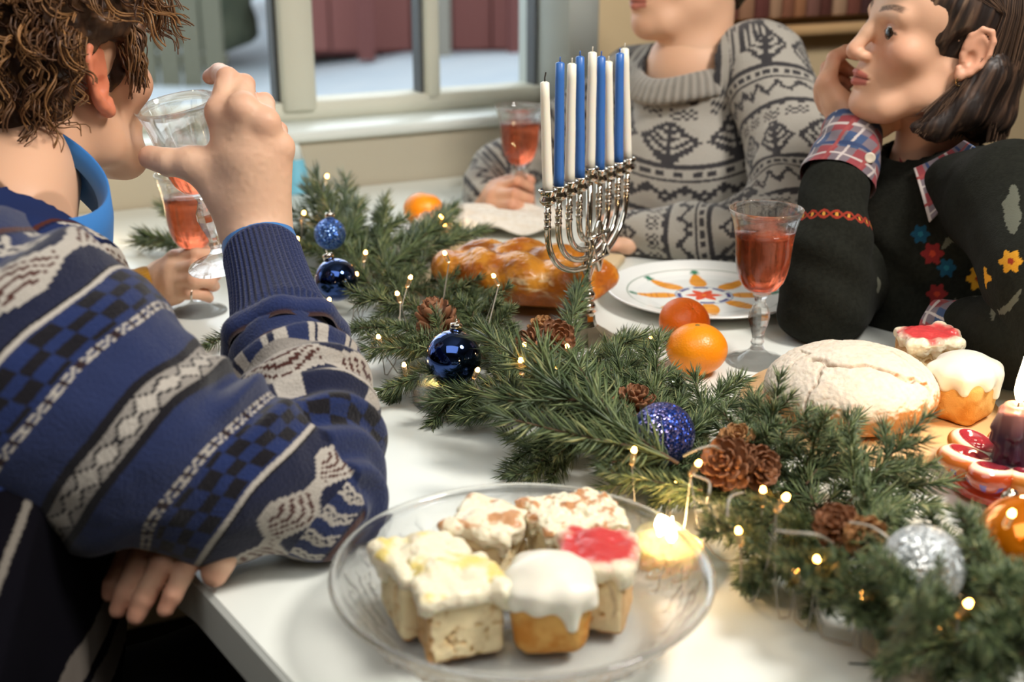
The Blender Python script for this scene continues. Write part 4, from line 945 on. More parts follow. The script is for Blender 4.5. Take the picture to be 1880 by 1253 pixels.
MB().tube([(-.011, .001, .0008), (0, 0, .0008), (.011, .0008, .0008)], .0007, 6).build('needle', mat('dry_needle', '4a4a3a', .6), nd)
# ------------------------------------------------------------------ people
M_skin = mat('skin', 'ffffff', 0.5, attr=True, sss=0.12, sssr=(.005,), bump=('noise', 350, .12, .0006), spec=.4)
M_eye = mat('eye', 'ffffff', 0.08, attr=True, coat=.6)
def frame(f, up):
    f = nrm(f); up = np.asarray(up, float); r = nrm(np.cross(f, up)); u = np.cross(r, f); return np.stack([r, f, u], 1)   # columns: right, forward, up
def head_part(o, R, s=1.0, jaw=1.0, neck_to=None, neck_r=.052, ears=True, h=.0021, fem=0.0, skin=('dcae8e', 'c98268', 'e8c3a4'), lip='b8544c', brow='4a3428', sz=None):
    """head with neck in its own frame (x right, y forward, z up from the eye line); returns world vertices, quads, colours"""
    F = SDF((-.105, -.135, -.215), (.105, .135, .130), h)
    F.ell((0, -.018, .034), (.074, .094, .080), .01); F.ell((0, .032, .030), (.062, .052, .056), .02); F.ell((0, .030, -.030), (.056, .052, .070), .02)
    for s_ in (-1, 1):
        F.chain([(s_*.054*jaw, -.006, -.040), (s_*.048*jaw, .012, -.072), (s_*.026*jaw, .058, -.094), (0, .070, -.098)], [.017, .016, .016, .016], .022)
        F.ell((s_*.042, .056, -.022), (.022, .022, .020), .02)
        F.cap((s_*.040, .070, .021), (s_*.010, .080, .019), .010, .009, .016)
    F.ell((0, .070, -.060), (.030, .024, .030), .018); F.ell((0, .075, -.096), (.019, .016, .014), .014)
    for s_ in (-1, 1): F.ell((s_*.031, .094, .001), (.018, .014, .011), .012, op='s')
    F.chain([(0, .082, .016), (0, .092, -.004), (0, .1065, -.0285)], [.0075, .0080, .0098], .010); F.ell((0, .103, -.034), (.010, .010, .008), .006)
    for s_ in (-1, 1):
        F.ell((s_*.0125, .0955, -.0340), (.0070, .0105, .0072), .006); F.ell((s_*.0062, .1055, -.0420), (.0034, .0050, .0030), .002, op='s')
        F.ell((s_*.031, .069, .0), (.0150, .0145, .0135), .004)
    for s_ in (-1, 1):
        F.cap((s_*.021, .0835, -.0612), (s_*.0045, .0945, -.0572), .0032, .0050, .005); F.cap((s_*.019, .0835, -.0640), (0, .0925, -.0685), .0036, .0062, .006)
    F.cap((-.023, .086, -.0622), (0, .101, -.0622), .0012, .0012, .003, op='s'); F.cap((.023, .086, -.0622), (0, .101, -.0622), .0012, .0012, .003, op='s')
    F.ell((0, .098, -.0795), (.016, .006, .004), .006, op='s')
    for s_ in (-1, 1):   # eye slits
        F.ell((s_*.0315, .0865, .0), (.0130, .011, .0042), .0016, op='s')
    if ears:
        for s_ in (-1, 1):
            a = s_ * .42; c = np.array((s_*.0775, -.012, -.008)); ex = np.array((math.cos(a), math.sin(a) * -1 * 1, 0)); 
            ox = nrm(vec(s_*.9, .40, 0)); oy = nrm(vec(-s_*.40*s_*s_, .9, 0)) if False else nrm(np.cross((0, 0, 1), ox)) * (1 if s_ > 0 else -1)
            back = nrm(vec(s_*.42, -.9, 0)); dn = vec(0, .10, -1)
            E = lambda y, z: c + back * y + vec(0, -.12 * z, z)
            F.ell(E(.004, 0), (.0055, .017, .028), .004, np.stack([nrm(np.cross(back, (0, 0, 1))), back, vec(0, 0, 1)], 1))
            rim = [E(-.010, .006), E(-.008, .022), E(.002, .031), (E(.014, .029)), E(.020, .018), E(.0205, .002), E(.015, -.014), E(.006, -.024), E(-.004, -.029), E(-.009, -.020)]
            F.chain([p + vec(s_*.002, 0, 0) for p in rim], [.003, .0034, .0036, .0038, .0038, .0035, .0034, .0045, .0062, .004], .003)
            F.ell(E(.006, .004) + vec(s_*.0062, .001, 0), (.005, .0105, .017), .003, op='s'); F.ell(E(.001, -.006) + vec(s_*.0045, 0, 0), (.006, .0075, .009), .003, op='s')
            F.cap(E(-.009, -.004) + vec(s_*.001, 0, 0), E(-.007, -.011) + vec(s_*.002, 0, 0), .0038, .003, .003)
    nb = vec(0, -.035, -.21) if neck_to is None else (np.asarray(neck_to) - o) @ R / s
    F.cap((0, -.028, -.045), nb, neck_r, neck_r * 1.05, .028); 
    v, q = F.surf(2, 0); n = vnormals(v, q)
    c = np.tile(lin(skin[0]), (len(v), 1)); x, y, z = np.abs(v[:, 0]), v[:, 1], v[:, 2]
    bl = lambda px, py, pz, r: np.exp(-(((x-px)**2 + (y-py)**2 + (z-pz)**2) / r**2))
    c = mixc(c, lin(skin[2]), .5 * bl(.0, .085, .05, .04) + .3 * bl(0, .105, -.01, .02))
    c = mixc(c, lin(skin[1]), .55 * bl(.042, .072, -.028, .026) + .5 * bl(0, .11, -.032, .014) + .40 * (x > .072) * sstep(-.05, -.03, z) * sstep(.035, .02, z) + .3 * bl(0, .085, -.1, .02))
    c = mixc(c, lin('9c5a48'), .6 * bl(.031, .08, .006, .011))
    lipm = sstep(.0225, .019, x + .0) * sstep(.080, .084, y) * np.maximum(sstep(.0066, .0048, np.abs(z + .0580 + .010 * (x / .022) ** 2 * .5)), sstep(.0078, .0058, np.abs(z + .0675 - .22 * x)))
    c = mixc(c, lin(lip), .85 * lipm); c = mixc(c, lin('5a2622'), .8 * lipm * sstep(.0012, .0004, np.abs(z + .0622)))
    bz = .0255 + .006 * np.sin((x - .012) / .038 * 2.4) - .0; bm_ = sstep(.010, .016, x) * sstep(.052, .044, x) * sstep(.0048, .0024, np.abs(z - bz)) * (y > .04)
    c = mixc(c, lin(brow), bm_ * (.75 + .25 * vnoise(v * 700, 3)))
    ey = (y > .07) & (x < .047) & (x > .016); lash = sstep(.0022, .0009, np.abs(np.hypot((x - .0315) / 1.0, (z) * 2.7) - .0122)) * (z > -.0008) * ey
    c = mixc(c, lin('2a1c18'), .9 * lash)
    S = np.array([s, s, s * (sz or 1)]); return o + (v * S) @ R.T, q, c
def eyes(parent, o, R, s=1.0, look=(0, 1, 0), sz=None):
    for s_ in (-1, 1):
        m = MB(); m.sphere((0, 0, 0), .0122 * s, 32, 24, np.eye(3)); lk = nrm(R @ nrm(look))
        def cf(v): 
            d = (v / (.0122 * s)) @ lk; c = np.tile(lin('e9e2da'), (len(v), 1)); c[d > .74] = lin('33251c'); c[d > .92] = lin('0a0808'); return c
        v = np.concatenate(m.v); me = mesh_np('eye', v, faces=m.f, cols=cf(v)); obj('eye', me, M_eye, parent, tuple(o + R @ (vec(s_*.0315, .0718, 0) * s)))
def hand_part(wrist, elbow, fingers, thumb, rs=1.0, wr=.026, er=.04, h=.0018, skin=('dfb597', 'cd8f76'), thenar=None, flat=1.0, nails=True, palm=None):
    """fingers: list of 4 lists of 4 points; thumb: 4 points"""
    allp = [np.asarray(p, float) for f in fingers for p in f] + [np.asarray(p, float) for p in thumb] + [np.asarray(wrist, float), np.asarray(elbow, float)]
    lo = np.min(allp, 0) - .05; hi = np.max(allp, 0) + .05; F = SDF(lo, hi, h); W = np.asarray(wrist, float); E_ = np.asarray(elbow, float)
    F.cap(E_, W, er, wr, .0)
    ax = nrm(fingers[0][0] - fingers[3][0]); tipn = []
    for i, f in enumerate(fingers):
        k = (1.5 - i) / 1.5; w = W + ax * .014 * k * rs; m = np.asarray(f[0])
        F.cap(w, m, .0150 * rs, .0118 * rs, .014)
        r = [.0108, .0094, .0084, .0070] if i < 3 else [.0096, .0082, .0074, .0062]; r = [x * rs for x in r]
        g = [np.asarray(p, float) for p in f]; F.cap(g[0], g[1], r[0], r[1], .006)
        F.cap(g[1], g[2], r[1] * 1.03, r[2], .0018); F.cap(g[2], g[3], r[2] * 1.02, r[3], .0018)
        F.ell(g[0], .0118 * rs, .006); tipn.append((g[2], g[3]))
    t = [np.asarray(p, float) for p in thumb]
    F.cap(W, t[0], .018 * rs, .0165 * rs, .016); F.cap(t[0], t[1], .0165 * rs, .0125 * rs, .016); F.cap(t[1], t[2], .0122 * rs, .0115 * rs, .006); F.cap(t[2], t[3], .0122 * rs, .0102 * rs, .003)
    F.cap(t[1], (np.asarray(fingers[0][0]) * .6 + W * .4), .006 * rs, .009 * rs, .020)
    pn = nrm(np.cross(fingers[0][0] - W, fingers[3][0] - W))
    if palm is not None: F.cap(palm[0], palm[1], palm[2], palm[3], .014)
    v, q = F.surf(1, 0); n = vnormals(v, q)
    # tendons and knuckle relief
    tend = np.zeros(len(v))
    for f in fingers:
        a, b = W, np.asarray(f[0]); ab = b - a; tt = np.clip(((v - a) @ ab) / (ab @ ab), 0, 1); d = np.linalg.norm(np.cross(v - a, nrm(ab)), axis=1); out = np.sign((n @ pn)); tend = np.maximum(tend, np.exp(-((d - .0) / .0165) ** 8) * 0)
    kn = np.zeros(len(v))
    for f in fingers:
        for p in f[:3]: kn = np.maximum(kn, np.exp(-((v - np.asarray(p)) ** 2).sum(1) / (.0125 * rs) ** 2))
    c = mixc(np.tile(lin(skin[0]), (len(v), 1)), lin(skin[1]), .75 * kn + .12 * vnoise(v * 60, 2)); 
    for f in fingers + [thumb]: d = np.linalg.norm(v - np.asarray(f[-1]), axis=1); c = mixc(c, lin(skin[1]), .6 * sstep(.016, .006, d))
    v = v + n * (.0004 * np.maximum(0, vnoise(v * 260, 4)))[:, None]
    return v, q, c
def join_parts(name, parts, m, parent):
    vs, qs, cs, n = [], [], [], 0
    for v, q, c in parts: vs.append(v); qs.append(q + n); cs.append(c); n += len(v)
    return obj(name, mesh_np(name, np.concatenate(vs), np.concatenate(qs), cols=np.concatenate(cs)), m, parent)
def limb(pts, rs, h=.004, col='dcae8e', k=.01):
    pts = [np.asarray(p, float) for p in pts]; r = max(rs) + .03; F = SDF(np.min(pts, 0) - r, np.max(pts, 0) + r, h); F.chain(pts, rs, k); v, q = F.surf(1, 0); return v, q, np.tile(lin(col), (len(v), 1))
M_knit = mat('knit_wool', 'ffffff', 0.85, attr=True, sheen=.25, bump=('noise', 480, .85, .0016), spec=.15)
M_cotton = mat('blue_cotton', '2f74b8', .75, sheen=.1, bump=('noise', 500, .1, .0005))
def axis_uv(v, a, b):
    a = np.asarray(a, float); b = np.asarray(b, float); d = nrm(b - a); rel = v - a; t = rel @ d; u = nrm(np.cross(d, (0, .3, 1))); w = np.cross(d, u)
    return t, np.arctan2(rel @ w, rel @ u), np.linalg.norm(rel - np.outer(t, d), axis=1)

# ================================================================== man at the left with the blue sweater
p1 = thing('person', 'curly-haired person in a blue patterned sweater drinking from a wine glass', 'person', (-.42, .95, 0))
def ch_(o): o.parent = p1; o.matrix_parent_inverse = Matrix.Translation(p1.location).inverted(); return o
H1 = P(90, 116, 1.125); R1 = frame((.50, .866, -.02), (0, 0, 1)); s1 = .97
hp = head_part(H1, R1, s1, neck_to=P(22, 400, 1.05), neck_r=.051, h=.0022, skin=('dbab8a', 'c67a58', 'e8c0a0'))
c = hp[2]; loc1 = (hp[0] - H1) @ R1 / s1; earm = sstep(.070, .078, np.abs(loc1[:, 0])) * sstep(-.055, -.04, loc1[:, 2]); hp = (hp[0], hp[1], mixc(c, lin('d4603a'), .55 * earm))
hd = hand_part(P(470, 432, 1.128), P(545, 700, 1.01), [
    [P(405, 206, 1.100), P(417, 143, 1.112), P(402, 134, 1.140), P(386, 141, 1.160)],
    [P(446, 200, 1.090), P(448, 156, 1.122), P(428, 165, 1.150), P(404, 188, 1.165)],
    [P(486, 226, 1.094), P(484, 190, 1.130), P(458, 204, 1.155), P(424, 230, 1.170)],
    [P(513, 272, 1.108), P(510, 240, 1.140), P(480, 256, 1.160), P(446, 280, 1.175)]],
    [P(425, 368, 1.123), P(354, 300, 1.114), P(310, 298, 1.116), P(276, 289, 1.124)], 1.04, .0285, .027, .0018, palm=(P(468, 420, 1.125), P(462, 300, 1.11), .026, .024))
hl = hand_part(P(345, 880, .93), P(150, 850, 1.0), [
    [P(262, 960, .915), P(226, 1040, .905), P(208, 1074, .903), P(202, 1090, .903)],
    [P(292, 950, .905), P(256, 1030, .890), P(230, 1090, .886), P(217, 1120, .886)],
    [P(330, 950, .900), P(297, 1035, .882), P(264, 1100, .880), P(249, 1132, .880)],
    [P(372, 955, .898), P(345, 1035, .882), P(318, 1092, .878), P(303, 1120, .878)]],
    [P(400, 940, .900), P(408, 985, .888), P(403, 1030, .884), P(394, 1054, .884)], .93, .026, .030, .0018)
ch_(join_parts('body', [hp, hd, hl, limb([P(18, 400, 1.06), P(-80, 700, 1.0), P(-160, 1150, .93)], [.045, .085, .09], .008), limb([P(545, 730, 1.0), P(578, 900, .94), P(100, 730, .93)], [.028, .032, .045], .006), limb([P(180, 860, 1.0), P(-60, 820, 1.05)], [.030, .040], .006)], M_skin, None))
eyes(p1, H1 - vec(*p1.location), R1, s1)
# --- sleeve
EL = P(580, 905, .93); SH = P(60, 702, .88)
def stitchzone(v, seedv):
    return .5 + .5 * vnoise(v * 900, seedv)
BLUE, NAVY, BLK, WHT, BRN, GRY = lin('232e54'), lin('1a1f38'), lin('121017'), lin('b3aca2'), lin('4c2a24'), lin('8f8982')
n1 = .79 * RT - .61 * UP; D0 = P(239, 773, .80)
def knit_cols(w, a, n, fold=0):
    """w: metres across the bands, a: metres around"""
    w = np.round(w / .0019) * .0019; a = np.round(a / .0023) * .0023
    c = np.tile(BLUE, (n, 1)).astype(float); b = np.abs(w)
    def put(m, col): c[m] = col
    put((b > .105 - .02) & (b < .24), NAVY); put(b < .0135, BLK)
    dia = np.abs(w) / .0075 + np.abs((a / .017) % 1 - .5) * 1.6; put((dia < .80) & (b < .0085), WHT); put((b < .0085) & (dia > 1.05) & (np.abs(w) > .003), GRY)
    ck = (np.floor(w / .009) + np.floor(a / .016)) % 2 == 0; z = (b > .050) & (b < .080); put(z, lin('1c2b58')); put(z & ck, BLK)
    for sg in (-1, 1): put((np.abs(b - .0455 - sg * .0022 * np.sin(a / .0125 * 2 * np.pi)) < .0011), WHT)
    put((b > .0425) & (b < .0485) & (np.abs(np.sin(a / .0125 * np.pi)) > .93), lin('2a1a1c'))
    put((np.abs(b - .084) < .0020), WHT); put((np.abs(b - .0875) < .0008), BLK)
    wv = .010 + .0055 * np.sin(a / .075 * 2 * np.pi); d = b - .1145; put(np.abs(d) < wv, WHT); 
    inn = np.abs(d) < wv - .0042; put(inn & (np.sin((d + .004 * np.sin(a / .075 * 2 * np.pi)) / .0028 * 2 * np.pi) > .25), BRN)
    st = (b > .1285 + .0) & (b < .152); put(st, BLUE); fr = (a / .034 + .1 * np.sin(b * 300)) % 1; put(st & (fr < .52), WHT); put(st & (np.abs(fr - .26 - .06 * np.sign(np.sin(b * 2200))) < .05), NAVY)
    put((b > .152) & (b < .1575), BRN); put(b > .1575, BLUE)
    return c
F = SDF(np.min([EL, SH, P(520, 630, 1.05)], 0) - .13, np.max([EL, SH, P(520, 630, 1.05)], 0) + .13, .0036)
UA = [P(-60, 680, .90), P(60, 710, .885), P(240, 806, .885), P(430, 868, .905), EL]; F.chain(UA, [.118, .107, .078, .060, .049], .015)
FA = [EL, P(572, 800, .965), P(548, 710, 1.005), P(534, 680, 1.020)]; F.chain(FA, [.049, .051, .0515, .0475], .012)
F.halfspace((0, 0, T + .0015), (0, 0, -1), .006)
F.cap(P(436, 706, .93), P(448, 742, .93), .010, .006, .010, op='s')
v, q = F.surf(2, 0); n = vnormals(v, q)
fa_t, fa_a, fa_r = axis_uv(v, FA[-1], FA[1]); 
def isfore(v):   # bisecting plane at the elbow
    bis = nrm(nrm(FA[2] - EL) - nrm(UA[2] - EL)); return (v - EL - vec(-.01, 0, .01)) @ bis > 0
fr_ = sstep(-.3, .4, fbm(v * 9, 31)); along = (v - D0) @ n1
fo = .0062 * np.sin(along * 85 + 3.5 * vnoise(v * 11, 7)) * sstep(-.3, .5, vnoise(v * 7, 9)) + .007 * fbm(v * 16, 12)
fo += .010 * np.exp(-((np.linalg.norm(v - P(430, 730, .88), axis=1)) / .035) ** 2) * np.sin(along * 220)
foreb = isfore(v); fo = np.where(foreb, .0045 * np.sin(fa_t * 210 + 1.5 * np.sin(fa_a * 2) + 1.4 * vnoise(v * 20, 3)) + .003 * fbm(v * 25, 2), fo)
keep = sstep(T + .001, T + .012, v[:, 2]); v = v + n * (fo * keep)[:, None]; v[:, 2] = np.maximum(v[:, 2], T + .0012)
v, q = subdiv(v, q); v, q = subdiv(v, q); n = vnormals(v, q)
w = (v - D0) @ n1 + .004 * vnoise(v * 22, 5); t_, a_, r_ = axis_uv(v, UA[1], EL); cu = knit_cols(w, a_ * .085, len(v))
ft, fa, fr2 = axis_uv(v, FA[-1], FA[1]); ft = ft + .0015 * np.sin(fa * 3) + .002 * vnoise(v * 30, 8)
# forearm bands, cuff side first: strips, grey roll, wave, lines, checks, plain blue
wf_ = np.select([ft < .026, ft < .060, ft < .066, ft < .085, ft < .115], [.140 * np.ones_like(ft), .1145 + (ft - .044), .084 + (ft - .063), .100 + 0 * ft, .065 + (ft - .1)], .03)
cf = knit_cols(wf_, fa * .05, len(v)); m = (ft > .024) & (ft < .032); cf[m] = GRY; m = (ft <= -.001); cf[m] = BLUE; m = (ft > -.001) & (ft < .0035); cf[m] = BRN; m = (ft >= .115); cf[m] = BLUE
m = isfore(v); c = np.where(m[:, None], cf, cu); c = c * (.86 + .14 * stitchzone(v, 3))[:, None]
ch_(obj('sweater_sleeve', mesh_np('sweater_sleeve', v, q, cols=c), M_knit))
# rolled hem and ribbed cuff
C0 = P(524, 628, 1.040); C1 = P(481, 466, 1.116); cd_ = nrm(C1 - C0); L = np.linalg.norm(C1 - C0)
u0 = nrm(np.cross(cd_, (0, .3, 1))); u1 = np.cross(cd_, u0); NA = 420; rows_ = []; cols_ = []
prof = [(-.010, .0470)] + [(-.006 + .018 * (1 - math.cos(a)) / 2 * 1.0, .0450 + .0075 * math.sin(a)) for a in np.linspace(0.2, math.pi, 12)] + [(.012 + (L - .012) * t, .0440 + (.0342 - .0440) * t ** .8 - .002 * math.sin(math.pi * t)) for t in np.linspace(.03, 1, 60)] + [(L + .001, .0338), (L - .002, .0330), (L - .03, .0290)]
an = np.linspace(0, 2*np.pi, NA, endpoint=False)
for k, (t, r) in enumerate(prof):
    rib = (.0009 * np.cos(an * 46)) * (1 if 14 < k < 71 else 0); wob = .0028 * np.sin(an * 2 + 1) * (t < .02) + .0020 * np.sin(an * 7 + 2) * (t < .014); tilt = .006 * np.cos(an - 1.0) * (t < .02)
    rows_.append(C0 + np.outer(t + tilt, cd_) + (r + rib + wob)[:, None] * (np.cos(an)[:, None] * u0 + np.sin(an)[:, None] * u1))
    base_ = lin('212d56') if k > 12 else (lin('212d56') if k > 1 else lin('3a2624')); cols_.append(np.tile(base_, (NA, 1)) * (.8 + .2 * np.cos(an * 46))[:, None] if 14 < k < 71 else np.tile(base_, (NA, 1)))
K = len(prof); j = np.arange(NA); q = np.concatenate([np.stack([i*NA+j, i*NA+(j+1) % NA, (i+1)*NA+(j+1) % NA, (i+1)*NA+j], 1) for i in range(K-1)])
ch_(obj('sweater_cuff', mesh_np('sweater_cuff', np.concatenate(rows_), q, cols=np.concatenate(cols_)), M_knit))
m = MB(); m.tube([C1 - cd_ * .012, C1 + cd_ * .002, C1 + cd_ * .0125, C1 + cd_ * .0128, C1 - cd_ * .01], [.0330, .0336, .0334, .0318, .0300], 64, cap=False); ch_(m.build('shirt_cuff', M_cotton))
# --- torso
F = SDF((-.86, .62, .32), (-.30, 1.25, 1.02), .006)
F.chain([P(-40, 530, 1.0), P(-70, 670, .97), P(-70, 900, .92), P(-60, 1250, .86), P(-60, 1500, .80)], [.075, .125, .135, .130, .125], .03)
F.chain([P(-30, 510, 1.0), P(55, 600, .95), P(60, 720, .92)], [.06, .080, .095], .03); F.chain([P(-20, 470, 1.0), P(-300, 560, 1.2), P(-300, 800, 1.3)], [.06, .085, .08], .03); F.chain([P(-300, 800, 1.2), P(-60, 850, 1.04), P(160, 905, 1.0)], [.06, .05, .042], .02)
F.cap(H1 + R1 @ vec(0, -.03, -.07), P(-6, 470, 1.0), .062, .060, .006, op='s')
v, q = F.surf(2, 0); n = vnormals(v, q); v = v + n * (.005 * fbm(v * 14, 3))[:, None]; v, q = subdiv(v, q); v, q = subdiv(v, q)
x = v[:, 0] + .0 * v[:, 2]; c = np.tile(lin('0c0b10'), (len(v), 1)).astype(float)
pxx = 940 + 2300 * (x / ((v - CAM) @ FW)); rel = (v - P(60, 1100, .80)); hx = rel[:, 0] - .18 * (v[:, 2] - P(60, 1100, .80)[2]) + .004 * vnoise(v * 12, 3); hz = v[:, 2]
def st(c0, w0, col): c[np.abs(hx - c0) < w0] = lin(col)
st(-.012, .0022, '6f6961'); st(.018, .0030, '665f58'); st(.026, .0026, '544e48'); c[(np.abs(hx - .046) < .012) & (np.abs((hz / .030) % 1 - .5) < .22)] = lin('4a4540'); st(.066, .0025, '3a2320')
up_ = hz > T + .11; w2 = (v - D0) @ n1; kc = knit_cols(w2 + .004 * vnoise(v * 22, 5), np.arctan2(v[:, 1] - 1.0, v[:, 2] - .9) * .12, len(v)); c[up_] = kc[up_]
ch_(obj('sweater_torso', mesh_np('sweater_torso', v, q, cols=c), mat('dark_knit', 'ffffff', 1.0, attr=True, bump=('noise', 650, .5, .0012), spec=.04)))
# blue shirt collar
def patch(name, corners, nu, nv, m, colf=None, th=.0015, bulge=0.0, parent=None):
    A, B, C_, D = [np.asarray(p, float) for p in corners]; nn = nrm(np.cross(B - A, D - A)); vs = []; uv = []
    for i in range(nu + 1):
        for j in range(nv + 1):
            u, w = i / nu, j / nv; p = A * (1-u) * (1-w) + B * u * (1-w) + C_ * u * w + D * (1-u) * w; vs.append(p + nn * bulge * math.sin(math.pi * u) * math.sin(math.pi * (w * .8 + .1))); uv.append((u, w))
    f = [(i*(nv+1)+j, (i+1)*(nv+1)+j, (i+1)*(nv+1)+j+1, i*(nv+1)+j+1) for i in range(nu) for j in range(nv)]
    uv = np.array(uv); o = obj(name, mesh_np(name, vs, f, cols=None if colf is None else colf(uv)), m, parent); md_ = o.modifiers.new('thick', 'SOLIDIFY'); md_.thickness = th; md_.offset = 0; return o
nkb = P(15, 400, 1.02); NR = frame((.3, .9, 0), (.60, .30, .80))
vs = []; n_ = 60
for i in range(n_):
    a = 2 * math.pi * i / n_; 
    for (r, z) in ((.064, .045), (.066, .062), (.0675, .063), (.079, .040), (.088, .012), (.090, .008), (.086, .008), (.072, .040)):
        vs.append(P(-4, 352, 1.01) + NR @ vec((r + .012) * math.cos(a), (r + .012) * math.sin(a), z - .03))
f = [(i*8+k, i*8+(k+1) % 8, ((i+1) % n_)*8+(k+1) % 8, ((i+1) % n_)*8+k) for i in range(n_) for k in range(8)]
ch_(obj('shirt_collar', mesh_np('shirt_collar', vs, faces=f), M_cotton))
# trousers under the table
F = SDF((-.75, .3, .25), (.15, 1.3, .72), .008); F.chain([vec(-.62, .74, .50), vec(-.25, .95, .52), vec(-.02, 1.1, .52)], [.105, .085, .07], .02); F.chain([vec(-.60, .62, .48), vec(-.3, .66, .50), vec(-.06, .78, .50)], [.105, .088, .07], .02)
v, q = F.surf(2, 0); ch_(obj('trousers', mesh_np('trousers', v, q), mat('black_denim', '0e0c0b', .9)))
# --- curly hair
M_hair = mat('brown_curls', 'ffffff', .42, attr=True, spec=.35, bump=('noise', 500, .3, .001))
def hair_shell(o, R, s, prims, col, seed, h=.003, rough=.004, sc=60, name='hair'):
    F = SDF((-.13, -.16, -.17), (.13, .16, .16), h)
    prims(F); v, q = F.surf(2, 1); n = vnormals(v, q); v = v + n * (rough * fbm(v * sc, seed))[:, None]; return o + (v * s) @ R.T, q, v
def pr(F):
    F.ell((0, -.026, .038), (.092, .106, .094), .01); F.ell((.0, .05, .085), (.070, .06, .045), .02); F.ell((0, -.060, -.030), (.066, .052, .062), .02)
    for s_ in (-1, 1): F.ell((s_*.078, .0, -.008), (.020, .030, .036), .008, op='s')
    F.ell((0, .110, -.035), (.11, .092, .095), .012, op='s')
wv, q, lv = hair_shell(H1, R1, s1, pr, None, 4, rough=.010, sc=42)
c = mixc(np.tile(lin('38261a'), (len(lv), 1)), lin('6b4a30'), sstep(.0, .5, fbm(lv * 80, 8)))
hb_ = ch_(obj('hair', mesh_np('hair', wv, q, cols=c), M_hair))
cm = MB(); cc = []; rr = np.random.default_rng(5); count = 0
while count < 820:
    d = nrm(rr.normal(0, 1, 3)); 
    if d[2] < -.45 or (d[1] > .55 and d[2] < .25): continue
    p = vec(0, -.022, .036) + d * vec(.090, .104, .094)
    if p[0] > .045 and -.045 < p[1] < .050 and p[2] < .070: continue
    if p[2] < -.05 and d[1] > -.2: continue
    L_ = rr.uniform(.030, .055) * (1.25 if d[1] > .3 and d[2] > .1 else 1); g = vec(0, .1, -.55 - .3 * (d[2] < 0)) + rr.normal(0, .25, 3) + (vec(.25, .6, -.2) if d[1] > .3 else 0); ph = rr.uniform(0, 6.28); cr = rr.uniform(.0045, .009); tn = rr.uniform(1.2, 2.2)
    if count >= 760: p = vec(.0745, rr.uniform(.018, .036), rr.uniform(.0, .040)); d = vec(1, .2, 0); L_ = rr.uniform(.012, .022); g = vec(0, .1, -1); cr = .0025; tn = .8
    t0 = nrm(g - d * (g @ d) + d * .45); e1_ = nrm(np.cross(t0, d)); e2_ = np.cross(t0, e1_); pts = []
    for k in range(17):
        t = k / 16; cen = p + t0 * L_ * t + d * .004 * math.sin(t * 3.14) - vec(0, 0, .010) * t * t; rc = cr * min(1, t * 3 + .25) * (1 - .25 * t)
        pts.append(cen + rc * (math.cos(ph + tn * 6.28 * t) * e1_ + math.sin(ph + tn * 6.28 * t) * e2_))
    col = mixc(np.array([lin('4a3020')]), lin('9a6f45'), np.array([rr.random() ** 1.5]))[0]
    for _ in range(3):
        off = rr.normal(0, .0011, 3); r0 = rr.uniform(.0007, .0012)
        cm.tube([H1 + R1 @ ((x_ + off * (1 + k_ / 10)) * s1) for k_, x_ in enumerate(pts)], [r0 * (1.0 - .6 * abs(i / 16 - .35)) for i in range(17)], 4, cap=False); cc.append(np.tile(col * rr.uniform(.7, 1.15), (17 * 4, 1)))
    count += 1
ch_(obj('curls', mesh_np('curls', np.concatenate(cm.v), cm.f, cols=np.concatenate(cc)), M_hair)).parent = hb_
bpy.data.objects['curls'].matrix_parent_inverse = Matrix.Identity(4); hb_.name = 'hair'

# ================================================================== hidden person with the yellow cuff at the far left
p2 = thing('person', 'hand and yellow ribbed cuff holding the wine glass behind the blue sweater', 'person', (-.62, 1.30, 0))
def ch2(o): o.parent = p2; o.matrix_parent_inverse = Matrix.Translation(p2.location).inverted(); return o
hd2 = hand_part(P(276, 538, 1.50), P(120, 600, 1.45), [
    [P(322, 478, 1.475), P(360, 467, 1.455), P(386, 470, 1.468), P(396, 482, 1.487)],
    [P(318, 499, 1.465), P(358, 491, 1.440), P(386, 495, 1.452), P(397, 506, 1.474)],
    [P(318, 520, 1.462), P(356, 514, 1.438), P(384, 517, 1.450), P(394, 526, 1.472)],
    [P(321, 540, 1.468), P(350, 538, 1.445), P(374, 541, 1.455), P(384, 548, 1.473)]],
    [P(300, 505, 1.52), P(335, 478, 1.53), P(362, 462, 1.525), P(384, 458, 1.51)], .93, .024, .034, .0022, skin=('ecc0a0', 'd99c80'))
ch2(join_parts('body', [hd2, limb([P(130, 595, 1.45), P(-130, 640, 1.38), P(-330, 400, 1.5)], [.034, .042, .055], .008), limb([P(-330, 380, 1.5), P(-330, 800, 1.45)], [.10, .12], .012)], M_skin, None))
F = SDF(P(-130, 640, 1.38) - .10, P(280, 500, 1.52) + .10, .004); F.chain([P(290, 534, 1.50), P(200, 570, 1.475), P(-100, 640, 1.40)], [.033, .036, .052], .01); F.cap(P(320, 530, 1.51), P(200, 568, 1.475), .028, .027, .002, op='s'); F.halfspace(P(291, 534, 1.50), nrm(P(276, 540, 1.495) - P(200, 570, 1.475)), .004)
v, q = F.surf(1, 1); t_, a_, r_ = axis_uv(v, P(276, 540, 1.495), P(200, 570, 1.475)); n = vnormals(v, q); v = v + n * (.0006 * np.sin(a_ * 44))[:, None]
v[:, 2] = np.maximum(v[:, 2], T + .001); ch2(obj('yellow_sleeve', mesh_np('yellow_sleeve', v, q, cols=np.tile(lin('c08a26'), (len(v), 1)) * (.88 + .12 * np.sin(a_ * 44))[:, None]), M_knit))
rg = P(352, 539, 1.446); m = MB(); dr = nrm(P(374, 541, 1.455) - P(335, 539, 1.45)); e1_ = nrm(np.cross(dr, (0, 0, 1))); e2_ = np.cross(dr, e1_)
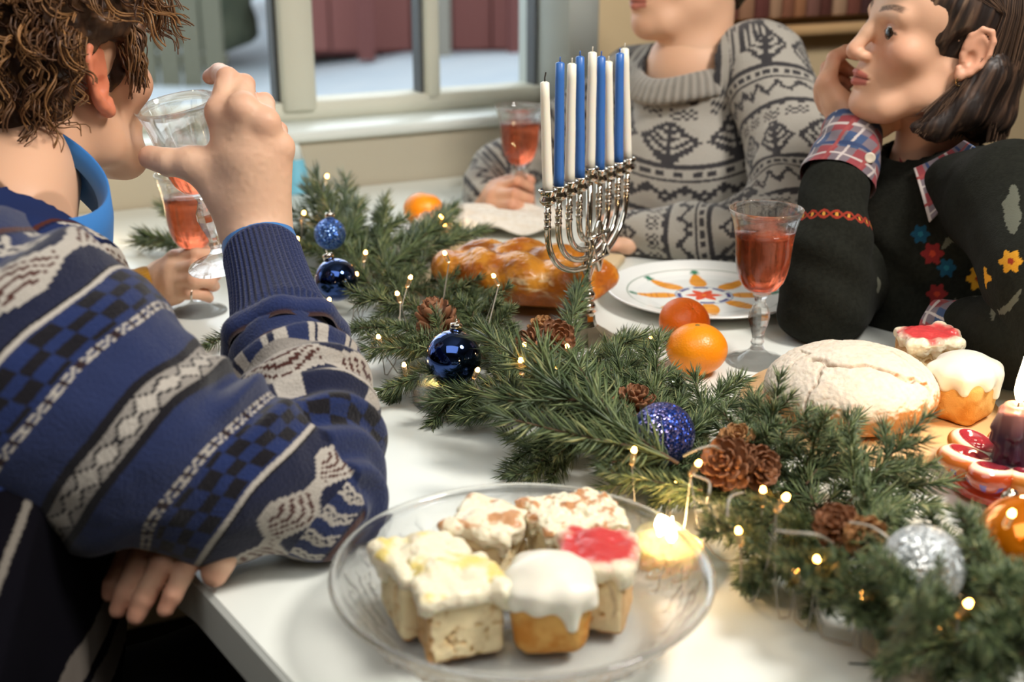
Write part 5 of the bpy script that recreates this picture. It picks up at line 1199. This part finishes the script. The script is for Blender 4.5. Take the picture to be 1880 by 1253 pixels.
m.tube([rg + .0082 * (math.cos(a) * e1_ + math.sin(a) * e2_) for a in np.linspace(0, 6.283, 25)[:-1]], .0012, 6, closed=True); ch2(m.build('ring', M_chr))
# ================================================================== person in the grey fair-isle sweater
p3 = thing('person', 'person in a grey patterned wool sweater behind the menorah, resting both arms on the table', 'person', (.27, 1.98, 0))
def ch3(o): o.parent = p3; o.matrix_parent_inverse = Matrix.Translation(p3.location).inverted(); return o
H3 = P(1258, -88, 1.80); R3 = frame((-.86, -.50, -.06), (-.05, 0, 1)); 
hp = head_part(H3, R3, .97, jaw=.9, neck_to=P(1272, 150, 1.84), neck_r=.053, h=.0024, lip='b5665a')
hr = hand_part(P(893, 372, 1.985), P(896, 352, 2.03), [
    [P(920, 345, 1.945), P(950, 334, 1.915), P(972, 345, 1.93), P(975, 357, 1.955)],
    [P(908, 360, 1.935), P(945, 356, 1.900), P(972, 366, 1.912), P(976, 377, 1.94)],
    [P(905, 377, 1.935), P(940, 377, 1.900), P(966, 386, 1.912), P(970, 396, 1.94)],
    [P(908, 393, 1.94), P(936, 396, 1.912), P(956, 402, 1.922), P(960, 408, 1.945)]],
    [P(915, 352, 1.98), P(935, 338, 1.975), P(955, 330, 1.96), P(972, 332, 1.945)], .95, .024, .032, .0024, skin=('dba887', 'c9866e'))
hl3 = hand_part(P(1180, 425, 1.73), P(1300, 440, 1.70), [
    [P(1150, 415, 1.75), P(1118, 418, 1.755), P(1100, 425, 1.757), P(1088, 430, 1.76)], [P(1150, 428, 1.735), P(1115, 430, 1.735), P(1094, 436, 1.737), P(1080, 440, 1.738)],
    [P(1150, 440, 1.722), P(1116, 442, 1.718), P(1096, 446, 1.72), P(1084, 449, 1.722)], [P(1152, 450, 1.712), P(1124, 452, 1.706), P(1108, 455, 1.707), P(1098, 457, 1.708)]],
    [P(1165, 412, 1.765), P(1145, 402, 1.78), P(1128, 402, 1.785), P(1112, 406, 1.79)], .95, .024, .032, .0026)
ch3(join_parts('body', [hp, hr, hl3, limb([P(1272, 130, 1.85), P(1275, 300, 1.9), P(1275, 560, 1.95)], [.07, .11, .12], .01)], M_skin, None)); eyes(p3, H3 - vec(*p3.location), R3, .97)
def pr3(F):
    F.ell((0, -.026, .038), (.088, .104, .092), .01); F.ell((0, -.065, -.03), (.066, .050, .062), .02); F.ell((0, .05, .085), (.070, .052, .040), .02)
    for s_ in (-1, 1): F.ell((s_*.078, .0, -.008), (.020, .028, .034), .008, op='s')
    F.ell((0, .120, -.03), (.10, .075, .085), .012, op='s')
wv, q, lv = hair_shell(H3, R3, .97, pr3, None, 14, rough=.008, sc=50); ch3(obj('hair', mesh_np('hair', wv, q, cols=mixc(np.tile(lin('2a1c16'), (len(lv), 1)), lin('4a3324'), sstep(-.1, .5, fbm(lv * 90, 8)))), M_hair))
WG, DG = lin('a8a399'), lin('3a383a')
def fair(u, v_, seed=0):
    """u across the bands, v_ along them, metres: light wool with charcoal motifs"""
    n = len(u); u = np.round(u / .0034) * .0034 + .0004; v_ = np.round(v_ / .0038) * .0038; c = np.tile(WG, (n, 1)).astype(float); per = .150; w = (u % per); b = lambda lo, hi: (w > lo) & (w < hi)
    def put(m): c[m] = DG
    put(b(.000, .0070)); x = (v_ / .020) % 1 - .5; put(b(.0055, .013) & (np.abs(x) < .5 - (w - .0055) / .0075 * .5) )
    X = (np.floor(v_ / .0045) + np.floor(w / .0045)) % 2 == 0; put(b(.016, .030) & X & (np.abs(((v_ / .036) % 1) - .5) < .38))
    y = (w - .032) / .058; xx = (v_ / .062) % 1 - .5; leaf = np.abs(xx) * 2 / .92 + np.abs(y - .5) * 1.7; m = b(.032, .090); edge = (leaf > .76) & (leaf < 1.02); vein = (leaf < .74) & ((np.abs(((w + np.abs(xx) * .045) / .011) % 1 - .5) < .26) | (np.abs(xx) < .045)) 
    put(m & (edge | vein)); put(b(.091, .097)); x2 = (v_ / .014) % 1 - .5; put(b(.099, .107) & (np.abs(x2) < .30)); put(b(.110, .1135)); 
    z = np.abs(((v_ / .030) % 1) - .5) * 2; put(b(.116, .142) & (np.abs(w - .129 - .009 * (z * 2 - 1)) < .0044)); put(b(.122, .136) & (np.abs(z - .5) > .44) & (np.abs(w - .129) < .003))
    return c
def cloth_sdf(o_name, build, lo, hi, h, colf, m, chf, folds=(.004, 16), sub=2, floor=True, seed=1, sm=2):
    F = SDF(lo, hi, h); build(F); 
    if floor: F.halfspace((0, 0, T + .0012), (0, 0, -1), .004)
    v, q = F.surf(sm, 0); n = vnormals(v, q); d = folds[0] * (fbm(v * folds[1], seed) + .8 * np.sin(v @ vec(70, 30, 90) + 3 * vnoise(v * 9, seed + 2)) * sstep(-.1, .5, vnoise(v * 6, seed + 5)))
    if floor: d = d * sstep(T + .001, T + .015, v[:, 2])
    v = v + n * d[:, None]
    if floor: v[:, 2] = np.maximum(v[:, 2], T + .0010)
    for _ in range(sub): v, q = subdiv(v, q)
    n = vnormals(v, q); return chf(obj(o_name, mesh_np(o_name, v, q, cols=colf(v, n)), m))
S3a = [P(1395, 128, 1.80), P(1455, 250, 1.745), P(1432, 415, 1.655)]; S3b = [P(1432, 415, 1.655), P(1300, 432, 1.695), P(1160, 430, 1.735)]
def tor3(F):
    F.chain([P(1265, 190, 1.86), P(1270, 330, 1.90), P(1285, 560, 1.96), P(1290, 760, 2.0)], [.080, .128, .135, .13], .03); F.chain([P(1262, 145, 1.85), P(1385, 120, 1.80)], [.060, .066], .04); F.chain([P(1262, 150, 1.88), P(1165, 150, 1.97)], [.060, .056], .04)
    F.cap(H3 + R3 @ vec(0, -.03, -.08), P(1268, 135, 1.83), .060, .068, .006, op='s')
def tc3(v, n):
    a = np.arctan2(v[:, 0] - P(1270, 300, 1.90)[0], -(v[:, 1] - 2.0)); z = v[:, 2] - P(1262, 178, 1.80)[2]
    rad = np.linalg.norm((v - P(1262, 120, 1.83)) * vec(1, .8, 1), axis=1); u = np.where(rad < .17, rad, .17 + (rad - .17))
    c = fair(u - .062, a * .14); return c
cloth_sdf('sweater_torso', tor3, vec(-.10, 1.62, .40), vec(.66, 2.28, 1.22), .006, tc3, M_knit, ch3, (.0035, 18), 2, False, 3)
def sl3(F): F.chain(S3a, [.070, .060, .052], .03); F.chain(S3b, [.052, .043, .037], .01)
def sc3(v, n):
    t1, a1, r1 = axis_uv(v, S3a[0], S3a[2]); t2, a2, r2 = axis_uv(v, S3b[0], S3b[2]); L1 = np.linalg.norm(S3a[2] - S3a[0])
    bis = nrm(nrm(S3b[2] - S3b[0]) - nrm(S3a[1] - S3a[2])); m = (v - S3a[2]) @ bis > 0
    return fair(np.where(m, L1 + t2 + .03, t1 + .045), np.where(m, a2 * .045, a1 * .062))
cloth_sdf('sweater_sleeve', sl3, np.min(S3a + S3b, 0) - .11, np.max(S3a + S3b, 0) + .11, .005, sc3, M_knit, ch3, (.005, 22), 2, True, 5)
S3c = [P(1150, 175, 1.99), P(1010, 260, 2.08), P(915, 315, 2.07)]; S3d = [P(915, 315, 2.07), P(892, 352, 2.015), P(890, 368, 1.99)]
def sl3b(F): F.chain(S3c, [.060, .052, .046], .02); F.chain(S3d, [.046, .040, .035], .01)
def sc3b(v, n): t1, a1, r1 = axis_uv(v, S3c[0], S3d[2]); return fair(t1 + .02, a1 * .05)
cloth_sdf('sweater_sleeve', sl3b, np.min(S3c + S3d, 0) - .10, np.max(S3c + S3d, 0) + .10, .005, sc3b, M_knit, ch3, (.004, 22), 1, True, 7)
# ribbed round collar
cc_ = P(1262, 118, 1.835); CR = frame((-.86, -.5, 0), (-.30, -.22, 1)); vs = []; cs = []; NA = 300; an = np.linspace(0, 2*np.pi, NA, endpoint=False)
prf = [(.066, .008), (.069, .013), (.074, .012), (.084, .002), (.090, -.011), (.093, -.018), (.089, -.024), (.080, -.010), (.068, .0)]
for r, z in prf:
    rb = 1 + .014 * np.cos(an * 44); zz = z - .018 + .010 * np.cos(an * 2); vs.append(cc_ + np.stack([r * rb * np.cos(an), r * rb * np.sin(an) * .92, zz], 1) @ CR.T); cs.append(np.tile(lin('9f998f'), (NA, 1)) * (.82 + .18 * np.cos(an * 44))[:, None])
K = len(prf); j = np.arange(NA); q = np.concatenate([np.stack([i*NA+j, i*NA+(j+1) % NA, ((i+1) % K)*NA+(j+1) % NA, ((i+1) % K)*NA+j], 1) for i in range(K)])[:, ::-1]
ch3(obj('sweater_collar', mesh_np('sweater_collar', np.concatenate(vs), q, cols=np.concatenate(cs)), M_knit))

# ================================================================== person in the dark green cardigan
p4 = thing('person', 'dark-haired person in a dark green flowered cardigan leaning one cheek on a hand', 'person', (.50, 1.50, 0))
def ch4(o): o.parent = p4; o.matrix_parent_inverse = Matrix.Translation(p4.location).inverted(); return o
s4 = .86; H4 = P(1717, 67, 1.40); R4 = frame((-.985, -.150, -.0 + .13), (.16, -.02, 1))
hp = head_part(H4, R4, s4, jaw=.95, neck_to=P(1712, 310, 1.47), neck_r=.052, h=.0018, skin=('dbab8c', 'c98066', 'e6c0a2'), lip='b0564e', brow='3c2a22')
hw = hand_part(P(1568, 240, 1.462), P(1540, 400, 1.42), [
    [P(1518, 152, 1.46), P(1532, 106, 1.462), P(1553, 94, 1.472), P(1574, 102, 1.480)],
    [P(1514, 164, 1.476), P(1520, 124, 1.482), P(1545, 120, 1.494), P(1562, 132, 1.500)],
    [P(1515, 178, 1.490), P(1520, 146, 1.500), P(1544, 142, 1.510), P(1558, 154, 1.514)],
    [P(1520, 192, 1.504), P(1526, 164, 1.516), P(1546, 162, 1.522), P(1558, 174, 1.524)]],
    [P(1580, 226, 1.455), P(1616, 230, 1.445), P(1646, 222, 1.448), P(1664, 206, 1.452)], .90, .0235, .030, .0018, skin=('d9a98a', 'c5826a'))
hw2 = hand_part(P(1720, 612, 1.27), P(1850, 630, 1.22), [
    [P(1690, 600, 1.30), P(1655, 602, 1.315), P(1635, 606, 1.32), P(1622, 609, 1.325)], [P(1688, 612, 1.285), P(1652, 614, 1.295), P(1632, 618, 1.30), P(1618, 620, 1.303)],
    [P(1688, 622, 1.272), P(1655, 625, 1.278), P(1636, 628, 1.28), P(1622, 631, 1.283)], [P(1690, 632, 1.26), P(1664, 636, 1.264), P(1648, 639, 1.266), P(1638, 641, 1.268)]],
    [P(1705, 596, 1.30), P(1690, 585, 1.32), P(1675, 583, 1.33), P(1662, 584, 1.335)], .85, .022, .030, .0024)
ch4(join_parts('body', [hp, hw, limb([P(1712, 300, 1.475), P(1725, 420, 1.5), P(1740, 700, 1.52)], [.05, .095, .10], .008)], M_skin, None)); eyes(p4, H4 - vec(*p4.location), R4, s4, (-.45, 1, -.06))
# earring
ea = H4 + R4 @ (vec(-.0815, -.006, -.043) * s4); m = MB(); m.tube([ea + .0052 * (math.cos(a) * R4[:, 1] + math.sin(a) * R4[:, 2]) for a in np.linspace(0, 6.283, 25)[:-1]], .0009, 6, closed=True); ch4(m.build('earring', mat('gold_ring', 'd9b27a', .2, metal=1)))
# hair: sleek bob tucked behind the ear
M_hair2 = mat('sleek_dark_hair', 'ffffff', .5, attr=True, spec=.5)
def pr4(F):
    F.ell((0, -.024, .036), (.083, .103, .089), .01); F.ell((0, -.062, -.040), (.080, .058, .085), .02); F.ell((0, .045, .080), (.062, .055, .040), .02)
    F.ell((0, -.075, -.085), (.078, .050, .045), .02)
    for s_ in (-1, 1): F.chain([(s_*.072, -.045, -.03), (s_*.075, -.026, -.078), (s_*.070, .004, -.104), (s_*.066, .030, -.108)], [.026, .024, .018, .008], .014)
    for s_ in (-1, 1): F.ell((s_*.090, .004, -.012), (.026, .026, .034), .006, op='s'); F.ell((s_*.078, .040, .020), (.014, .022, .030), .008, op='s')
    F.ell((0, .125, -.028), (.10, .080, .088), .010, op='s'); F.cap((0, -.03, -.07), (0, -.06, -.16), .040, .046, .004, op='s')
wv, q, lv = hair_shell(H4, R4, s4, pr4, None, 24, h=.0026, rough=.0, sc=50)
def streak(lv):
    ang = np.arctan2(lv[:, 0], lv[:, 1] + .3 * np.clip(-lv[:, 2], 0, 1)); return fbm(np.stack([lv[:, 0] * 160 + lv[:, 2] * 8, lv[:, 1] * 160 + lv[:, 2] * 30, lv[:, 2] * 12], 1), 5, 3)
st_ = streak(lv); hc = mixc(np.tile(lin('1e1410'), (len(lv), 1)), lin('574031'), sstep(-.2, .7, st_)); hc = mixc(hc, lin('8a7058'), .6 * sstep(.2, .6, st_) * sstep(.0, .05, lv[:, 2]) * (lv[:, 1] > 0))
hn = None; n_v = vnormals(lv, q); lv2 = lv + n_v * (.0016 * st_)[:, None]; wv = H4 + (lv2 * s4) @ R4.T
hb4 = ch4(obj('hair', mesh_np('hair', wv, q, cols=hc), M_hair2))
sm_ = MB(); cc = []; rr = np.random.default_rng(9)
for k in range(1500):
    a = rr.uniform(-2.9, 2.9) if k % 3 else rr.uniform(-2.6, -1.2); th0 = rr.uniform(.15, .7); pts = []
    if abs(a) < 1.15: continue
    bot = rr.uniform(-.118, -.088); ins = .0
    for i in range(13):
        t = i / 12; el = th0 + (1.45 - th0) * min(1, t * 1.9); 
        if t < .5: p = vec(.085 * math.sin(a) * math.sin(el), -.024 + .105 * math.cos(a) * math.sin(el), .036 + .091 * math.cos(el))
        else:
            tt = (t - .5) / .5; z = .045 - (.045 - bot) * tt; p = vec(.085 * math.sin(a) * (1 - .06 * tt), -.024 + .105 * math.cos(a) * (1 - .15 * tt) - .012 * tt + (.035 * tt ** 2 if abs(a) < 1.9 else 0), z)
            if abs(a) < 1.75 : p[1] = min(p[1], -.040 + .075 * tt ** 2)
        pts.append(p)
    rd = rr.uniform(.0003, .0006); off = rr.normal(0, .0010, 3); base_ = mixc(np.array([lin('241812')]), lin('6d5340'), np.array([rr.random() ** 2]))[0]
    sm_.tube([H4 + R4 @ ((p + off * (.4 + i / 12)) * s4) for i, p in enumerate(pts)], rd, 4, cap=False); cc.append(np.tile(base_, (13 * 4, 1)))
ch4(obj('strands', mesh_np('strands', np.concatenate(sm_.v), sm_.f, cols=np.concatenate(cc)), M_hair2)); bpy.data.objects['strands'].parent = hb4; bpy.data.objects['strands'].matrix_parent_inverse = Matrix.Identity(4)
# cardigan
M_card = mat('dark_cardigan', 'ffffff', 1.0, attr=True, sheen=.02, bump=('noise', 500, .5, .0012), spec=.04)
DGc = lin('23241f'); 
def card(v, n):
    c = np.tile(DGc, (len(v), 1)).astype(float); c = c * (.85 + .2 * vnoise(v * 400, 2))[:, None]
    pix = (v - CAM); dd = pix @ FW
    for (px, py, d, r, col, cc2) in [(1797, 512, 1.26, .0130, 'd0962c', '8f3320'), (1856, 480, 1.25, .0125, 'c98f2c', '8f3320'), (1712, 466, 1.30, .012, '7e2a2a', 'b0402c'), (1738, 492, 1.29, .010, '1f4a63', '2a6a7c'), (1720, 540, 1.29, .011, '7e2a2a', 'b0402c'), (1690, 430, 1.32, .010, '1f4a63', '2a6a7c')]:
        x = (pix @ RT / dd - (px - 940) / 2300) * 1.3; y = (pix @ UP / dd - (626.5 - py) / 2300) * 1.3; dist = np.hypot(x, y); an_ = np.arctan2(y, x); near = (dd < 1.47) & (dd > 1.0)
        m = near & (dist < r * (.88 + .16 * np.cos(an_ * 6))) & (n @ FW < 0); c[m] = lin(col); c[near & (dist < r * .28) & (n @ FW < 0)] = lin(cc2)
    for (a, b, w) in [((1835, 350), (1800, 440), .0065), ((1860, 430), (1868, 460), .004), ((1680, 500), (1690, 540), .006), ((1830, 540), (1850, 600), .0022), ((1790, 540), (1770, 590), .0022)]:
        A = P(*a, 1.26); B = P(*b, 1.26); ab = B - A; rel = v - A; x = np.stack([rel @ RT, rel @ UP], 1); AB = np.array([ab @ RT, ab @ UP]); t = np.clip(x @ AB / (AB @ AB), 0, 1); d_ = np.linalg.norm(x - t[:, None] * AB, axis=1)
        m = (d_ < w * np.sin(np.pi * (.1 + .8 * t)) * (.8 + .3 * vnoise(v * 300, 3))) & (n @ FW < 0) & (np.abs(rel @ FW) < .13); c[m] = lin('5f6054')
    return c
def trimband(c, t, a, c0, R_):
    w = t - c0; b = a * R_; y = .0042 * np.sin(b / .022 * 2 * np.pi); m = (np.abs(w - y) < .0016) | (np.abs(w + y) < .0016); c[m] = lin('8c3427'); m = (np.abs(w) < .0022) & (np.abs(np.cos(b / .022 * np.pi * 2)) < .35); c[m] = lin('c18a3c'); return c
T4 = [P(1705, 350, 1.48), P(1722, 440, 1.49), P(1735, 620, 1.52), P(1740, 800, 1.53)]
def tor4(F):
    F.chain(T4, [.070, .118, .130, .13], .03); F.chain([P(1730, 350, 1.45), P(1858, 372, 1.30)], [.050, .060], .03); F.chain([P(1700, 340, 1.50), P(1655, 350, 1.57)], [.05, .055], .03)
    F.chain([P(1858, 372, 1.30), P(1925, 520, 1.19), P(1965, 640, 1.15)], [.062, .055, .05], .02)
    F.cap(H4 + R4 @ vec(0, -.03, -.08), P(1708, 330, 1.47), .054, .056, .004, op='s')
cloth_sdf('cardigan_torso', tor4, vec(.22, .95, .45), vec(.74, 1.86, 1.16), .006, card, M_card, ch4, (.004, 18), 2, False, 9)
S4 = [P(1512, 560, 1.390), P(1517, 470, 1.392), P(1532, 345, 1.415)]
def sl4(F): F.chain([P(1660, 360, 1.52), P(1600, 480, 1.49), P(1512, 560, 1.390)], [.050, .050, .047], .01); F.chain(S4, [.0478, .0475, .0385], .012)
def sc4(v, n): c = card(v, n); t, a, r_ = axis_uv(v, S4[0], S4[2]); return trimband(c, t, a, np.linalg.norm(P(1524, 414, 1.395) - S4[0]), .042)
cloth_sdf('cardigan_sleeve', sl4, np.min(S4, 0) - vec(.10, .10, .08), np.max(S4 + [P(1660, 360, 1.5)], 0) + .09, .004, sc4, M_card, ch4, (.0025, 20), 2, True, 11)
S4b = [P(1965, 640, 1.15), P(1860, 625, 1.22), P(1790, 612, 1.262)]
cloth_sdf('cardigan_sleeve', lambda F: F.chain(S4b, [.050, .046, .038], .012), np.min(S4b, 0) - .09, np.max(S4b, 0) + .09, .005, card, M_card, ch4, (.003, 20), 1, True, 12)
# plaid shirt: cuffs and collar
M_plaid = mat('plaid_cotton', 'ffffff', .8, attr=True, sheen=.1)
def plaid(u, w):
    base = np.tile(lin('7d2f36'), (len(u), 1)).astype(float); p = .044
    a = (u / p) % 1; b = (w / p) % 1; A = a > .5; B = b > .5; base[A ^ B] = lin('6b5f66'); base[A & B] = lin('2f4468'); base[(~A) & (~B)] = lin('843238')
    for k, x in ((.25, a), (.75, b)): base[np.abs(x - k) < .035] = lin('b5aaa5')
    base[np.abs(a - .62) < .05] = lin('23365c'); base[np.abs(b - .38) < .05] = lin('8f3d3c'); return base
def cuff(name, A, B, ra, rb, chf, u0=0, wob=.002):
    d = nrm(B - A); L = np.linalg.norm(B - A); e1_ = nrm(np.cross(d, (0, .3, 1))); e2_ = np.cross(d, e1_); NA = 240; an = np.linspace(0, 2*np.pi, NA, endpoint=False); vs = []; cs = []; ts = list(np.linspace(0, L, 60)); prof = [(t, ra + (rb - ra) * t / L) for t in ts] + [(L + .0006, rb - .001), (L - .02, rb - .003)]
    for t, r in prof: rr_ = r + wob * np.sin(an * 2 + t * 60) + .001 * np.sin(an * 5 + t * 200); vs.append(A + np.outer(np.full(NA, t), d) + rr_[:, None] * (np.cos(an)[:, None] * e1_ + np.sin(an)[:, None] * e2_)); cs.append(plaid(np.full(NA, t) + u0, an * r))
    K = len(prof); j = np.arange(NA); q = np.concatenate([np.stack([i*NA+j, i*NA+(j+1) % NA, (i+1)*NA+(j+1) % NA, (i+1)*NA+j], 1) for i in range(K-1)])
    return chf(obj(name, mesh_np(name, np.concatenate(vs), q, cols=np.concatenate(cs)), M_plaid))
ck4 = cuff('shirt_cuff', P(1536, 335, 1.420), P(1566, 242, 1.452), .0415, .0365, ch4)
bt = P(1597, 290, 1.392); m = MB(); dn_ = nrm(CAM - bt + vec(.25, 0, 0)); Mq = Vector((0, 0, 1)).rotation_difference(Vector(dn_)).to_matrix().to_4x4()
m.lathe([(.0004, 0), (.0055, 0), (.0062, .0012), (.0055, .0022), (.0035, .0014), (.0004, .0013)], 24, M=Matrix.Translation(Vector(bt)) @ Mq); o = ch4(m.build('button', mat('pearl_button', 'cfc3b0', .25))); o.parent = ck4; o.matrix_parent_inverse = Matrix.Identity(4)
cuff('shirt_cuff', P(1800, 612, 1.262), P(1716, 606, 1.300), .037, .031, ch4, .01)
pc_ = lambda uv: plaid(uv[:, 0] * .075 + .01, uv[:, 1] * .085)
ch4(patch('shirt_collar', [P(1678, 310, 1.395), P(1770, 258, 1.345), P(1812, 284, 1.322), P(1706, 408, 1.352)], 60, 60, M_plaid, pc_, .0022, .010))
ch4(patch('shirt_collar', [P(1650, 266, 1.46), P(1672, 290, 1.44), P(1668, 345, 1.42), P(1656, 360, 1.42)], 30, 40, M_plaid, lambda uv: plaid(uv[:, 0] * .02 + .045, uv[:, 1] * .06), .002, .003))
# black trousers of both guests, under the table
for chf, a, b, c_ in ((ch3, vec(.30, 1.98, .42), vec(.10, 1.80, .52), vec(.02, 1.72, .50)), (ch4, vec(.62, 1.50, .42), vec(.38, 1.40, .52), vec(.26, 1.34, .50))):
    F = SDF(np.min([a, b, c_], 0) - .16, np.max([a, b, c_], 0) + .16, .01); F.chain([a, b, c_], [.12, .09, .075], .02); v, q = F.surf(1, 0); chf(obj('trousers', mesh_np('trousers', v, q), MATS['black_denim']))
